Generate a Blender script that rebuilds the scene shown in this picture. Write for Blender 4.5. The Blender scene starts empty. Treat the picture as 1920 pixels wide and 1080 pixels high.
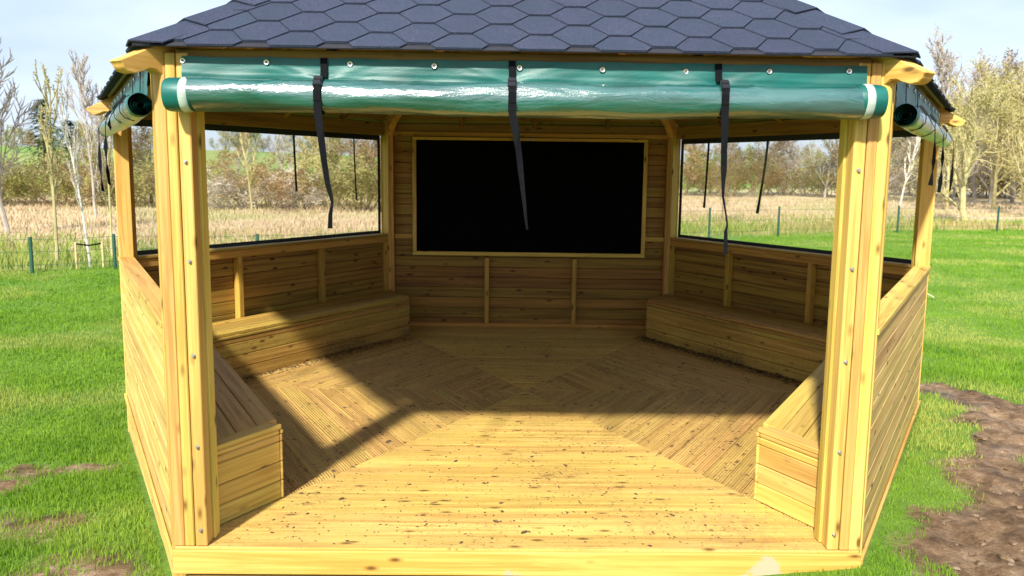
import bpy, bmesh, math, random
import numpy as np
from mathutils import Vector, Matrix
random.seed(7)
sc = bpy.context.scene
col = sc.collection

# ------------------------------------------------------------------ camera
CAM = Vector((0.0412, -6.0953, 1.6384))
yaw, pit, rol, foc = -0.0159, 0.1352, 0.0129, 1551.8
fw = Vector((math.sin(yaw)*math.cos(pit), math.cos(yaw)*math.cos(pit), -math.sin(pit)))
rt = Vector((math.cos(yaw), -math.sin(yaw), 0)); up = rt.cross(fw)
r2 = rt*math.cos(rol) + up*math.sin(rol); u2 = -rt*math.sin(rol) + up*math.cos(rol)
cd = bpy.data.cameras.new('camera'); cam = bpy.data.objects.new('camera', cd); col.objects.link(cam)
M = Matrix.Identity(4)
for i in range(3):
    M[i][0] = r2[i]; M[i][1] = u2[i]; M[i][2] = -fw[i]; M[i][3] = CAM[i]
cam.matrix_world = M
cd.sensor_width = 36; cd.lens = foc/1920*36
cd.shift_x = -13.54/1920; cd.shift_y = -7.56/1920
cd.clip_start = 0.05; cd.clip_end = 3000
sc.camera = cam
cd.dof.use_dof = True; cd.dof.focus_distance = 4.6; cd.dof.aperture_fstop = 4.0

# ------------------------------------------------------------------ sky and sun
SUN_EL, SUN_AZ = math.radians(39.8), math.radians(197)
w = bpy.data.worlds.new('World'); sc.world = w; w.use_nodes = True
nt = w.node_tree; nt.nodes.clear()
def wn(t): return nt.nodes.new(t)
out = wn('ShaderNodeOutputWorld'); bg = wn('ShaderNodeBackground'); bg.inputs['Strength'].default_value = 0.072
sky = wn('ShaderNodeTexSky'); sky.sky_type = 'NISHITA'; sky.sun_disc = False
sky.sun_elevation = SUN_EL; sky.sun_rotation = SUN_AZ; sky.air_density = 1.0; sky.dust_density = 1.5; sky.ozone_density = 1.5
tc = wn('ShaderNodeTexCoord'); mp = wn('ShaderNodeMapping'); mp.inputs['Scale'].default_value = (1.0, 1.0, 3.4)
n1 = wn('ShaderNodeTexNoise'); n1.inputs['Scale'].default_value = 2.1; n1.inputs['Detail'].default_value = 7; n1.inputs['Roughness'].default_value = .52
cr = wn('ShaderNodeValToRGB'); cr.color_ramp.elements[0].position = .38; cr.color_ramp.elements[1].position = .70
mx = wn('ShaderNodeMix'); mx.data_type = 'RGBA'
mul = wn('ShaderNodeMath'); mul.operation = 'MULTIPLY_ADD'; mul.inputs[1].default_value = .50; mul.inputs[2].default_value = .42
mx.inputs['B'].default_value = (8.8, 10.2, 12.6, 1)
nt.links.new(tc.outputs['Generated'], mp.inputs[0]); nt.links.new(mp.outputs[0], n1.inputs['Vector'])
nt.links.new(n1.outputs['Fac'], cr.inputs[0]); nt.links.new(cr.outputs[0], mul.inputs[0])
nt.links.new(mul.outputs[0], mx.inputs['Factor']); nt.links.new(sky.outputs[0], mx.inputs['A'])
nt.links.new(mx.outputs['Result'], bg.inputs['Color']); nt.links.new(bg.outputs[0], out.inputs[0])
sl = bpy.data.lights.new('sun', 'SUN'); sl.energy = 5.0; sl.angle = math.radians(2.8); sl.color = (1, .95, .86)
so = bpy.data.objects.new('sun', sl); col.objects.link(so)
sd = Vector((math.sin(SUN_AZ)*math.cos(SUN_EL), math.cos(SUN_AZ)*math.cos(SUN_EL), math.sin(SUN_EL)))
so.rotation_euler = sd.to_track_quat('Z', 'Y').to_euler(); so.location = (0, -20, 20)
vs = sc.view_settings; vs.view_transform = 'Standard'; vs.look = 'None'; vs.gamma = 1; vs.exposure = 0.78; vs.use_curve_mapping = False
sc.cycles.max_bounces = 8; sc.cycles.transparent_max_bounces = 24

# ------------------------------------------------------------------ materials
class NT:
    def __init__(s, name):
        s.m = bpy.data.materials.new(name); s.m.use_nodes = True; s.t = s.m.node_tree
        s.b = s.t.nodes['Principled BSDF']; s.o = s.t.nodes['Material Output']
    def n(s, t, **kw):
        x = s.t.nodes.new(t)
        for k, v in kw.items():
            if k in ('operation', 'data_type', 'blend_type', 'noise_dimensions', 'feature', 'wave_type', 'bands_direction', 'wave_profile', 'use_clamp', 'distance', 'attribute_name', 'clamp'): setattr(x, k, v)
            else: x.inputs[k.replace('_', ' ')].default_value = v
        return x
    def l(s, a, b): s.t.links.new(a, b)
    def noise(s, vec, scale, detail=4, rough=.55, dist=0):
        x = s.n('ShaderNodeTexNoise'); x.inputs['Scale'].default_value = scale; x.inputs['Detail'].default_value = detail
        x.inputs['Roughness'].default_value = rough; x.inputs['Distortion'].default_value = dist
        if vec is not None: s.l(vec, x.inputs['Vector'])
        return x.outputs['Fac']
    def ramp(s, f, stops, interp='LINEAR'):
        x = s.n('ShaderNodeValToRGB'); e = x.color_ramp; e.interpolation = interp
        while len(e.elements) < len(stops): e.elements.new(.5)
        for i, (p, c) in enumerate(stops):
            e.elements[i].position = p
            e.elements[i].color = (c, c, c, 1) if isinstance(c, (int, float)) else (*c, 1)
        s.l(f, x.inputs[0]); return x.outputs['Color']
    def mix(s, f, a, b, bt='MIX'):
        x = s.n('ShaderNodeMix'); x.data_type = 'RGBA'; x.blend_type = bt
        for v, k in ((f, 'Factor'), (a, 'A'), (b, 'B')):
            if isinstance(v, (int, float)): x.inputs[k].default_value = v
            elif isinstance(v, tuple): x.inputs[k].default_value = (*v, 1)
            else: s.l(v, x.inputs[k])
        return x.outputs['Result']
    def math(s, op, a, b=0., c=None):
        x = s.n('ShaderNodeMath'); x.operation = op
        for i, v in enumerate((a, b, c)):
            if v is None: continue
            if isinstance(v, (int, float)): x.inputs[i].default_value = v
            else: s.l(v, x.inputs[i])
        return x.outputs[0]
    def mapp(s, vec, scale=(1, 1, 1), loc=(0, 0, 0)):
        x = s.n('ShaderNodeMapping'); x.inputs['Scale'].default_value = scale; x.inputs['Location'].default_value = loc
        s.l(vec, x.inputs[0]); return x.outputs[0]
    def bump(s, h, strength=.3, dist=.002):
        x = s.n('ShaderNodeBump'); x.inputs['Strength'].default_value = strength; x.inputs['Distance'].default_value = dist
        s.l(h, x.inputs['Height']); s.l(x.outputs[0], s.b.inputs['Normal']); return x.outputs[0]
    def pos(s): return s.n('ShaderNodeNewGeometry').outputs['Position']
    def objc(s):
        t = s.n('ShaderNodeTexCoord').outputs['Object']; r = s.n('ShaderNodeObjectInfo').outputs['Random']
        v = s.n('ShaderNodeVectorMath'); v.operation = 'ADD'; s.l(t, v.inputs[0])
        k = s.n('ShaderNodeCombineXYZ'); a = s.math('MULTIPLY', r, 37.); b = s.math('MULTIPLY', r, 91.)
        s.l(a, k.inputs[0]); s.l(b, k.inputs[1]); s.l(a, k.inputs[2]); s.l(k.outputs[0], v.inputs[1])
        return v.outputs[0], r

def wood(name, light, dark, rough=.6, groove=0, dirt=0., splash=0., mudpatch=0, rv=.34):
    m = NT(name); v, r = m.objc()
    g1 = m.noise(m.mapp(v, (.9, 26, 26)), 1.0, 6, .6, .6)
    g2 = m.noise(m.mapp(v, (2.5, 140, 140)), 1.0, 3, .6)
    g = m.math('ADD', m.math('MULTIPLY', g1, .7), m.math('MULTIPLY', g2, .3))
    c = m.ramp(g, [(.34, tuple(x*.8 for x in dark)), (.44, dark), (.52, tuple(.6*a+.4*b for a, b in zip(light, dark))), (.62, light)])
    # broad drift of tone along the board and from board to board
    broad = m.noise(m.mapp(v, (.7, 3, 3)), 1.0, 3)
    c = m.mix(m.ramp(broad, [(.35, 0.), (.7, .55)]), c, (light[0]*.80, light[1]*.86, light[2]*.62), 'MIX')
    val = m.math('MULTIPLY_ADD', r, rv, .97-rv/2)
    hsv = m.n('ShaderNodeHueSaturation'); m.l(c, hsv.inputs['Color']); m.l(val, hsv.inputs['Value'])
    m.l(m.math('MULTIPLY_ADD', m.math('FRACT', m.math('MULTIPLY', r, 17.3)), .1*rv, .5-.05*rv), hsv.inputs['Hue']); c = hsv.outputs[0]
    # knots
    vo = m.n('ShaderNodeTexVoronoi'); vo.inputs['Scale'].default_value = 1.0; vo.inputs['Randomness'].default_value = 1
    m.l(m.mapp(v, (4.5, 12, 12)), vo.inputs['Vector'])
    k = m.ramp(vo.outputs['Distance'], [(.07, 1.), (.12, .5), (.20, 0.)])
    c = m.mix(k, c, tuple(x*.30 for x in dark))
    h = g
    if groove:
        sx = m.n('ShaderNodeSeparateXYZ'); t = m.n('ShaderNodeTexCoord').outputs['Object']; m.l(t, sx.inputs[0])
        wv = m.math('SINE', m.math('MULTIPLY', sx.outputs[1], 2*math.pi/.0165))
        gr = m.math('MULTIPLY_ADD', wv, .5, .5)
        c = m.mix(m.ramp(gr, [(.0, min(.42, groove*.9)), (.45, 0.)]), c, (.16, .10, .045))
        h = m.math('ADD', m.math('MULTIPLY', gr, 1.5*groove), m.math('MULTIPLY', g, .3))
    if dirt:
        p = m.pos()
        sp = m.noise(p, 55., 3, .7); big = m.noise(p, 2.2, 4, .6); tiny = m.noise(p, 150., 2, .7)
        # trodden-in soil, more of it in some places than in others
        lim = m.math('MULTIPLY_ADD', big, -.30, .775)
        spots = m.ramp(m.math('SUBTRACT', sp, lim), [(.0, 0.), (.05, 1.)])
        c = m.mix(m.math('MULTIPLY', spots, .75), c, (.10, .065, .035))
        c = m.mix(m.ramp(tiny, [(.60, 0.), (.70, .55)]), c, (.16, .10, .045))
        film = m.ramp(m.noise(p, 1.1, 5, .65), [(.40, 0.), (.62, 1.)])
        fine = m.ramp(m.noise(m.mapp(p, (1, 1, 1)), 21., 5, .75), [(.42, .15), (.62, 1.)])
        c = m.mix(m.math('MULTIPLY', m.math('MULTIPLY', film, fine), dirt), c, (.22, .135, .06))
    if splash:
        p = m.pos(); sx2 = m.n('ShaderNodeSeparateXYZ'); m.l(p, sx2.inputs[0])
        hz = m.ramp(m.math('MULTIPLY', sx2.outputs[2], 4.), [(.1, 1.), (1., 0.)])
        bl = m.ramp(m.noise(p, 1.3, 2), [(.45, 0.), (.6, 1.)])
        sp = m.ramp(m.math('ADD', m.noise(p, 75., 5, .8), m.math('MULTIPLY', hz, .16)), [(.60, 0.), (.66, 1.)])
        f = m.math('MULTIPLY', sp, m.math('MULTIPLY', bl, splash)); c = m.mix(m.math('MULTIPLY', f, .8), c, (.085, .055, .025))
    if mudpatch:
        p = m.pos()
        for (px, pz, rad) in ((1.09, -.085, .075), (-.03, -.13, .045), (1.0, -.125, .04)):
            vm = m.n('ShaderNodeVectorMath'); vm.operation = 'DISTANCE'; m.l(p, vm.inputs[0]); vm.inputs[1].default_value = (px, -2.66, pz)
            d = m.math('ADD', vm.outputs['Value'], m.math('MULTIPLY', m.math('SUBTRACT', m.noise(p, 14., 4, .7), .5), .16))
            f = m.ramp(m.math('DIVIDE', d, rad), [(.75, .95), (1., 0.)])
            c = m.mix(f, c, (.44, .34, .23))
    m.l(c, m.b.inputs['Base Color']); m.b.inputs['Roughness'].default_value = rough
    m.b.inputs['Specular IOR Level'].default_value = .3
    m.bump(h, .35 if not groove else .8, .0015 if not groove else .003)
    return m.m
LT, DK = (.76, .52, .155), (.55, .30, .075)
W_post = wood('post_timber', (0.72, 0.477, 0.134), (0.5, 0.267, 0.0567))
W_clad = wood('cladding_timber', (0.66, 0.449, 0.154), (0.42, 0.248, 0.0809))
W_inner = wood('shade_toned_wall_timber', (0.4, 0.224, 0.0445), (0.19, 0.0907, 0.0162))  # same timber as the cladding, with interior shade put into a browner colour
W_trim = wood('trim_timber', (0.68, 0.439, 0.118), (0.44, 0.239, 0.0485))
W_trimin = wood('shade_toned_frame_timber', (0.54, 0.329, 0.0688), (0.33, 0.172, 0.0307))  # darker copy of the trim; its colour carries the shade indoors
W_head = wood('shade_toned_beam_timber', (0.34, 0.205, 0.0445), (0.18, 0.0955, 0.0202))  # shade under the eaves and roof painted in as a darker timber colour
W_face = wood('front_board_timber', (0.651, 0.395, 0.107), (0.475, 0.235, 0.0427), mudpatch=1)
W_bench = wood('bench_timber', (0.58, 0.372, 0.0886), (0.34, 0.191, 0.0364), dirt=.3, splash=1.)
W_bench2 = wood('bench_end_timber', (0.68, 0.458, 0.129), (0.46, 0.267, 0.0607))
W_floor = wood('deck_timber', (0.78, 0.535, 0.162), (0.52, 0.315, 0.0769), rough=.5, groove=.09, dirt=.45, rv=.16)
W_floor2 = wood('deck_timber_reeded', (0.732, 0.473, 0.143), (0.472, 0.27, 0.0764), rough=.65, groove=.9, dirt=.4, rv=.16)
W_raft = wood('rafter_timber', (0.72, 0.439, 0.129), (0.52, 0.267, 0.0607))

def simple(name, c, rough=.6, var=.25, scale=20, metal=0, bump=.2, c2=None, bd=.003):
    m = NT(name); v, r = m.objc(); f = m.noise(v, scale, 5, .65)
    cc = m.mix(m.ramp(f, [(.3, 0.), (.7, 1.)]), tuple(x*(1-var) for x in c), c2 or tuple(min(1, x*(1+var)) for x in c))
    m.l(cc, m.b.inputs['Base Color']); m.b.inputs['Roughness'].default_value = rough; m.b.inputs['Metallic'].default_value = metal
    if bump: m.bump(f, bump, bd)
    return m.m
M_black = simple('blackboard_face', (.0022, .0022, .0026), .9, .2, 6, bump=0)
bpy.data.materials['blackboard_face'].node_tree.nodes['Principled BSDF'].inputs['Specular IOR Level'].default_value = .03
M_strap = simple('black_webbing', (.004, .0045, .006), .85, .3, 160, bump=.4, bd=.0006)
M_strap.node_tree.nodes['Principled BSDF'].inputs['Specular IOR Level'].default_value = .12
M_buckle = simple('black_plastic', (.01, .01, .012), .3, .1, 30, bump=0)
M_chrome = simple('plated_steel', (.75, .72, .66), .25, .1, 30, metal=1, bump=0)
M_bolt = simple('dull_zinc', (.42, .39, .34), .45, .3, 90, metal=.8, bump=.1)
M_felt = simple('roof_underlay', (.018, .018, .026), .95, .2, 30)
M_border = simple('black_border_tape', (.008, .011, .013), .45, .2, 40, bump=.1)

def m_shingle():
    m = NT('slate_blue_shingle'); v, r = m.objc(); p = m.pos()
    gr = m.noise(p, 420., 2, .8); pa = m.noise(v, 5., 4, .6)
    a = m.ramp(gr, [(.38, (.008, .011, .026)), (.52, (.026, .033, .068)), (.70, (.13, .145, .24))])
    a = m.mix(m.ramp(pa, [(.4, 0.), (.62, .45)]), a, (.018, .038, .062))
    hs = m.n('ShaderNodeHueSaturation'); m.l(a, hs.inputs['Color']); m.l(m.math('MULTIPLY_ADD', r, .14, .93), hs.inputs['Value'])
    hs.inputs['Saturation'].default_value = .85
    m.l(hs.outputs[0], m.b.inputs['Base Color']); m.b.inputs['Roughness'].default_value = .95; m.b.inputs['Specular IOR Level'].default_value = .2
    m.bump(gr, .8, .002); return m.m
M_shingle = m_shingle()

def m_canvas(name, c, rough, coat, crough, film=0.):
    m = NT(name); v, r = m.objc(); f = m.noise(m.mapp(v, (3.5, 13, 13)), 1., 5, .6, .4); f2 = m.noise(m.mapp(v, (1, 1, 1)), 160., 2)
    cc = m.mix(m.ramp(f, [(.35, 0.), (.65, 1.)]), tuple(x*.75 for x in c), tuple(x*1.2 for x in c))
    if film:
        # cloudy clear film over the green: creases trap air and look milky
        fm = m.ramp(m.noise(m.mapp(v, (1.6, 22, 22)), 1., 6, .7, 1.2), [(.40, 0.), (.56, film)])
        cc = m.mix(fm, cc, (.62, .66, .66))
    m.l(cc, m.b.inputs['Base Color']); m.b.inputs['Roughness'].default_value = rough
    m.b.inputs['Coat Weight'].default_value = coat; m.b.inputs['Coat Roughness'].default_value = crough; m.b.inputs['Coat IOR'].default_value = 2.1 if film else 1.5
    b = m.bump(m.math('ADD', f, m.math('MULTIPLY', f2, .06)), .8 if film else .5, .011 if film else .006)
    m.l(b, m.b.inputs['Coat Normal'])
    return m.m
M_canvas = m_canvas('green_canvas', (.0, .098, .082), .5, .07, .35)
M_film = m_canvas('rolled_clear_film', (.0, .078, .066), .30, .75, .20, .06)
M_band = m_canvas('pale_tape', (.40, .47, .42), .4, .3, .3)
def m_clear():
    m = NT('clear_window_film'); t = m.t
    tr = m.n('ShaderNodeBsdfTransparent'); tr.inputs[0].default_value = (.94, .95, .95, 1)
    gl = m.n('ShaderNodeBsdfGlossy'); gl.inputs['Roughness'].default_value = .06
    df = m.n('ShaderNodeBsdfDiffuse'); df.inputs[0].default_value = (.8, .85, .9, 1)
    f = m.noise(m.mapp(m.pos(), (1, 1, 3)), 3., 3); bn = m.n('ShaderNodeBump'); bn.inputs['Distance'].default_value = .01; bn.inputs['Strength'].default_value = .3
    m.l(f, bn.inputs['Height']); m.l(bn.outputs[0], gl.inputs['Normal'])
    a = m.n('ShaderNodeMixShader'); a.inputs[0].default_value = .05; m.l(tr.outputs[0], a.inputs[1]); m.l(gl.outputs[0], a.inputs[2])
    b = m.n('ShaderNodeMixShader'); b.inputs[0].default_value = .06; m.l(a.outputs[0], b.inputs[1]); m.l(df.outputs[0], b.inputs[2])
    m.l(b.outputs[0], m.o.inputs[0]); return m.m
M_clear = m_clear()

def leafy(name, c1, c2, c3=None, scale=3., trans=.35):
    m = NT(name); p = m.pos(); r = m.n('ShaderNodeObjectInfo').outputs['Random']
    a = m.mix(m.ramp(m.noise(p, scale, 4, .7), [(.35, 0.), (.65, 1.)]), c1, c2)
    if c3: a = m.mix(m.ramp(m.noise(p, scale*.35, 3), [(.5, 0.), (.62, .85)]), a, c3)
    hs = m.n('ShaderNodeHueSaturation'); m.l(a, hs.inputs['Color']); m.l(m.math('MULTIPLY_ADD', r, .4, .8), hs.inputs['Value'])
    m.l(hs.outputs[0], m.b.inputs['Base Color']); m.b.inputs['Roughness'].default_value = .7; m.b.inputs['Specular IOR Level'].default_value = .25
    if trans:
        tl = m.n('ShaderNodeBsdfTranslucent'); m.l(hs.outputs[0], tl.inputs[0])
        mxs = m.n('ShaderNodeMixShader'); mxs.inputs[0].default_value = trans
        m.l(m.b.outputs[0], mxs.inputs[1]); m.l(tl.outputs[0], mxs.inputs[2]); m.l(mxs.outputs[0], m.o.inputs[0])
    return m.m
M_grass = leafy('lawn_grass', (.115, .24, .015), (.22, .36, .03), (.37, .40, .09), 1.3, .45)
M_dry = leafy('dry_grass', (.46, .35, .20), (.66, .51, .34), (.42, .42, .17), .22, .3)
M_rough = leafy('rough_grass', (.16, .27, .035), (.34, .36, .09), (.50, .36, .17), .5, .3)
B_grey = leafy('bare_twigs_grey', (.27, .23, .19), (.40, .36, .31), None, 2, 0)
B_yel = leafy('willow_twigs', (.33, .28, .12), (.46, .40, .20), None, 2, 0)
B_white = leafy('birch_bark', (.62, .58, .50), (.78, .74, .66), (.30, .26, .22), 9, 0)
B_brown = leafy('brown_twigs', (.17, .11, .06), (.28, .20, .12), None, 2, 0)
L_olive = leafy('olive_leaf', (.22, .23, .06), (.40, .38, .11), (.34, .25, .13), .7)
L_yel = leafy('yellow_catkins', (.34, .31, .09), (.48, .43, .18), None, 1.5)
L_rust = leafy('rusty_leaf', (.36, .23, .10), (.50, .35, .18), (.32, .30, .10), .7)
L_dark = leafy('evergreen_leaf', (.03, .09, .04), (.07, .16, .06), None, 1.5)
L_blos = leafy('pale_blossom', (.56, .50, .40), (.76, .68, .58), (.34, .30, .16), 1.2)
L_grn = leafy('fresh_leaf', (.14, .28, .03), (.25, .38, .06), None, 1.2)
L_bud = leafy('grey_brown_buds', (.30, .24, .17), (.46, .38, .29), None, 1.5)
M_gpost = simple('green_metal', (.012, .07, .045), .5, .2, 20, bump=0)
M_stake = wood('stake_timber', (.62, .48, .26), (.42, .30, .14))
M_litter = simple('dry_leaf_crumbs', (.055, .034, .016), .9, .6, 60, bump=0, c2=(.15, .095, .04))

# ------------------------------------------------------------------ ground shape
V = [Vector(v) for v in ((1.5, -2.61), (3, .09), (1.5, 2.63), (-1.5, 2.60), (-3, -.09), (-1.5, -2.70))]
_rng = np.random.RandomState(3)
_tab = _rng.rand(256, 256)
def vnoise(x, y):
    xi = np.floor(x).astype(int); yi = np.floor(y).astype(int); fx = x-xi; fy = y-yi
    fx = fx*fx*(3-2*fx); fy = fy*fy*(3-2*fy)
    a = _tab[xi % 256, yi % 256]; b = _tab[(xi+1) % 256, yi % 256]; c = _tab[xi % 256, (yi+1) % 256]; d = _tab[(xi+1) % 256, (yi+1) % 256]
    return (a*(1-fx)+b*fx)*(1-fy)+(c*(1-fx)+d*fx)*fy
def fbm(x, y, o=4):
    s = 0; a = .5
    for i in range(o): s = s+a*vnoise(x*2**i+17*i, y*2**i+5*i); a *= .5
    return s
def sstep(a, b, x):
    t = np.clip((x-a)/(b-a), 0, 1); return t*t*(3-2*t)
def fence_side(x, y): return y-(10.9+.52*(x+10.1))          # > 0 beyond the fence
def mud_mask(x, y):
    n = fbm(x*1.6, y*1.6, 4)*1.07-.5
    ang = np.arctan2(y, x); k = np.cos(np.mod(ang+math.pi/2+math.pi/6, math.pi/3)-math.pi/6); hd = np.hypot(x, y)*k-2.6
    m = sstep(-.02, .42, hd+n*.85-.12*sstep(-1.2, .2, y))*(1-sstep(-.15, .35, y-(.78-.95*sstep(3.45, 3.95, x))+n*.9))*sstep(1.35, 1.75, x)
    g = np.hypot((x-2.66)/.30, (y+.70)/.62); m = m*(.15+.85*sstep(.35, 1.25, g+n*1.6))
    m = m*(1-.6*sstep(.62, .8, fbm(x*2.3+7, y*2.3, 3)*1.1))
    for (cx, cy, rx, ry) in ((-2.85, -1.0, .75, .24), (-2.55, -1.9, .5, .32), (-3.7, -1.35, .9, .22), (-2.1, -2.6, .4, .35), (-3.6, -2.3, .5, .25)):
        f = np.hypot((x-cx)/rx, (y-cy)/ry); m = np.maximum(m, .72*(1-sstep(.1, 1.6, f+n*2.6)))
    return m
def zg(x, y):
    x = np.asarray(x, float); y = np.asarray(y, float)
    z = -.20+.045*np.clip(x, -4, 3)-.03*np.clip(y, -4, 6)
    z = z-.25*np.exp(-((x/1.3)**2+((y+3.9)/1.1)**2))
    d = np.hypot(x, y)
    z = z+(fbm(x*.35, y*.35, 3)-.45)*.12*sstep(3, 9, d)
    m = mud_mask(x, y)
    z = z+m*((fbm(x*5.2, y*5.2, 5)-.5)*.13-.015+(fbm(x*17, y*17, 3)-.44)*.035)
    z = z+(fbm(x*2.6+9, y*2.6, 3)-.45)*.03
    # field beyond, then a low hill
    z = z-.1*sstep(15, 40, d)
    hill = sstep(60, 210, d)*(6.5-3.2*sstep(-60, 60, x))*(.6+.8*fbm(x*.012+3, y*.012, 3))
    z = z+hill*(y > -20)
    # the hollow under the pavilion
    ang = np.arctan2(y, x); k = np.cos(np.mod(ang+math.pi/2+math.pi/6, math.pi/3)-math.pi/6)
    ins = (d*k < 2.6*.985)
    return np.where(ins & (z > -.16), -.16, z)

def np_mesh(name, v, f, smooth=False):
    me = bpy.data.meshes.new(name); v = np.asarray(v, np.float32).reshape(-1, 3); f = np.asarray(f, np.int32)
    k = f.shape[1]
    me.vertices.add(len(v)); me.vertices.foreach_set('co', v.ravel())
    me.loops.add(f.size); me.loops.foreach_set('vertex_index', f.ravel())
    me.polygons.add(len(f)); me.polygons.foreach_set('loop_start', np.arange(0, f.size, k, dtype=np.int32))
    me.polygons.foreach_set('loop_total', np.full(len(f), k, np.int32))
    if smooth: me.polygons.foreach_set('use_smooth', np.ones(len(f), bool))
    me.update(calc_edges=True); return me

WM = {}
def link(name, me, mat=None, parent=None, M=None, label=None, cat=None, group=None, kind=None):
    o = bpy.data.objects.new(name, me); col.objects.link(o)
    if mat is not None and me is not None and not me.materials: me.materials.append(mat)
    M = M or Matrix.Identity(4); WM[o] = M
    if parent is not None:
        o.parent = parent; o.matrix_basis = WM[parent].inverted() @ M
    else: o.matrix_basis = M
    if label: o['label'] = label
    if cat: o['category'] = cat
    if group: o['group'] = group
    if kind: o['kind'] = kind
    return o
def empty(name, loc, label=None, cat=None, group=None, parent=None):
    return link(name, None, None, parent, Matrix.Translation(loc), label, cat, group)

# ground sheet, finer near the pavilion
def ground():
    N = 560
    u = np.linspace(-1, 1, N); g = 1.3*np.sinh(u*np.arcsinh(900/1.3))
    X, Y = np.meshgrid(g+1.2, g-1.0, indexing='ij'); Z = zg(X, Y)
    v = np.stack([X, Y, Z], -1).reshape(-1, 3)
    i, j = np.meshgrid(np.arange(N-1), np.arange(N-1), indexing='ij'); a = (i*N+j).ravel()
    f = np.stack([a, a+N, a+N+1, a+1], -1)
    me = np_mesh('ground', v, f, True)
    at = me.attributes.new('mud', 'FLOAT', 'POINT'); at.data.foreach_set('value', mud_mask(v[:, 0], v[:, 1]).astype(np.float32))
    b = fence_side(v[:, 0], v[:, 1]); at = me.attributes.new('beyond', 'FLOAT', 'POINT'); at.data.foreach_set('value', b.astype(np.float32))
    m = NT('ground'); p = m.pos()
    A = lambda n: m.n('ShaderNodeAttribute', attribute_name=n).outputs['Fac']
    gn = m.noise(p, 9., 5, .7); gb = m.noise(p, .6, 3)
    gcol = m.mix(m.ramp(gn, [(.35, 0.), (.65, 1.)]), (.07, .16, .012), (.15, .28, .025))
    gcol = m.mix(m.ramp(gb, [(.45, 0.), (.65, .6)]), gcol, (.16, .27, .03))
    mn = m.noise(p, 6., 6, .7); mcol = m.ramp(mn, [(.34, (.055, .030, .014)), (.48, (.16, .095, .048)), (.60, (.27, .175, .10)), (.70, (.42, .31, .21))])
    mf = m.ramp(m.math('ADD', A('mud'), m.math('MULTIPLY', m.math('SUBTRACT', m.noise(p, 16., 4, .7), .5), .5)), [(.35, 0.), (.6, 1.)])
    straw = m.ramp(m.noise(m.mapp(p, (.5, 1.6, 1)), .9, 6, .7), [(.33, (.34, .33, .11)), (.5, (.52, .40, .23)), (.68, (.66, .50, .34))])
    rough = m.ramp(m.noise(p, .8, 6, .7), [(.35, (.12, .20, .03)), (.5, (.25, .29, .07)), (.62, (.48, .37, .17))])
    bey = A('beyond'); bn = m.math('ADD', bey, m.math('MULTIPLY', m.math('SUBTRACT', m.noise(p, .5, 4), .5), 6.))
    c = m.mix(m.ramp(m.math('MULTIPLY', bey, .5), [(.0, 0.), (.6, 1.)]), gcol, rough)
    c = m.mix(m.ramp(m.math('MULTIPLY', bn, .05), [(.12, 0.), (.32, 1.)]), c, straw)
    hillc = m.ramp(m.noise(p, .02, 3), [(.4, (.13, .27, .03)), (.6, (.24, .27, .08))])
    c = m.mix(m.ramp(m.math('MULTIPLY', bey, .01), [(.45, 0.), (.62, 1.)]), c, hillc)
    c = m.mix(mf, c, mcol); m.l(c, m.b.inputs['Base Color'])
    m.l(m.ramp(m.math('MULTIPLY', mf, m.ramp(m.noise(p, 2.5, 3), [(.5, 0.), (.6, 1.)])), [(0., .95), (1., .38)]), m.b.inputs['Roughness'])
    m.b.inputs['Specular IOR Level'].default_value = .35
    m.bump(m.math('ADD', m.noise(p, 22., 6, .75), m.math('MULTIPLY', m.noise(p, 90., 3, .7), .4)), .9, .03)
    link('ground', me, m.m, kind='structure', label='bright green lawn with trodden brown mud and straw field beyond')
ground()

# ------------------------------------------------------------------ timber helpers
_cache = {}
def prism(poly, z0, z1, bev=.003, mat=None):
    """polygon in local xy extruded along local z, edges eased; meshes shared between alike pieces"""
    key = (tuple((round(x, 3), round(y, 3)) for x, y in poly), round(z0, 4), round(z1, 4), bev, mat.name if mat else '')
    if key in _cache: return _cache[key]
    bm = bmesh.new(); vs_ = [bm.verts.new((x, y, z0)) for x, y in poly]; f = bm.faces.new(vs_)
    if f.normal.z > 0 or True:
        bm.normal_update()
        if f.normal.z > 0: f.normal_flip()
    r = bmesh.ops.extrude_face_region(bm, geom=[f]); nv = [g for g in r['geom'] if isinstance(g, bmesh.types.BMVert)]
    bmesh.ops.translate(bm, verts=nv, vec=(0, 0, z1-z0)); bmesh.ops.recalc_face_normals(bm, faces=bm.faces)
    if bev: bmesh.ops.bevel(bm, geom=list(bm.edges), offset=bev, segments=1, affect='EDGES', clamp_overlap=True)
    me = bpy.data.meshes.new('piece'); bm.to_mesh(me); bm.free(); _cache[key] = me
    if mat: me.materials.append(mat)
    return me
def frame(o, X, Y, Z):
    M = Matrix.Identity(4)
    for i in range(3): M[i][0] = X[i]; M[i][1] = Y[i]; M[i][2] = Z[i]; M[i][3] = o[i]
    return M
UP = Vector((0, 0, 1))
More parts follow.
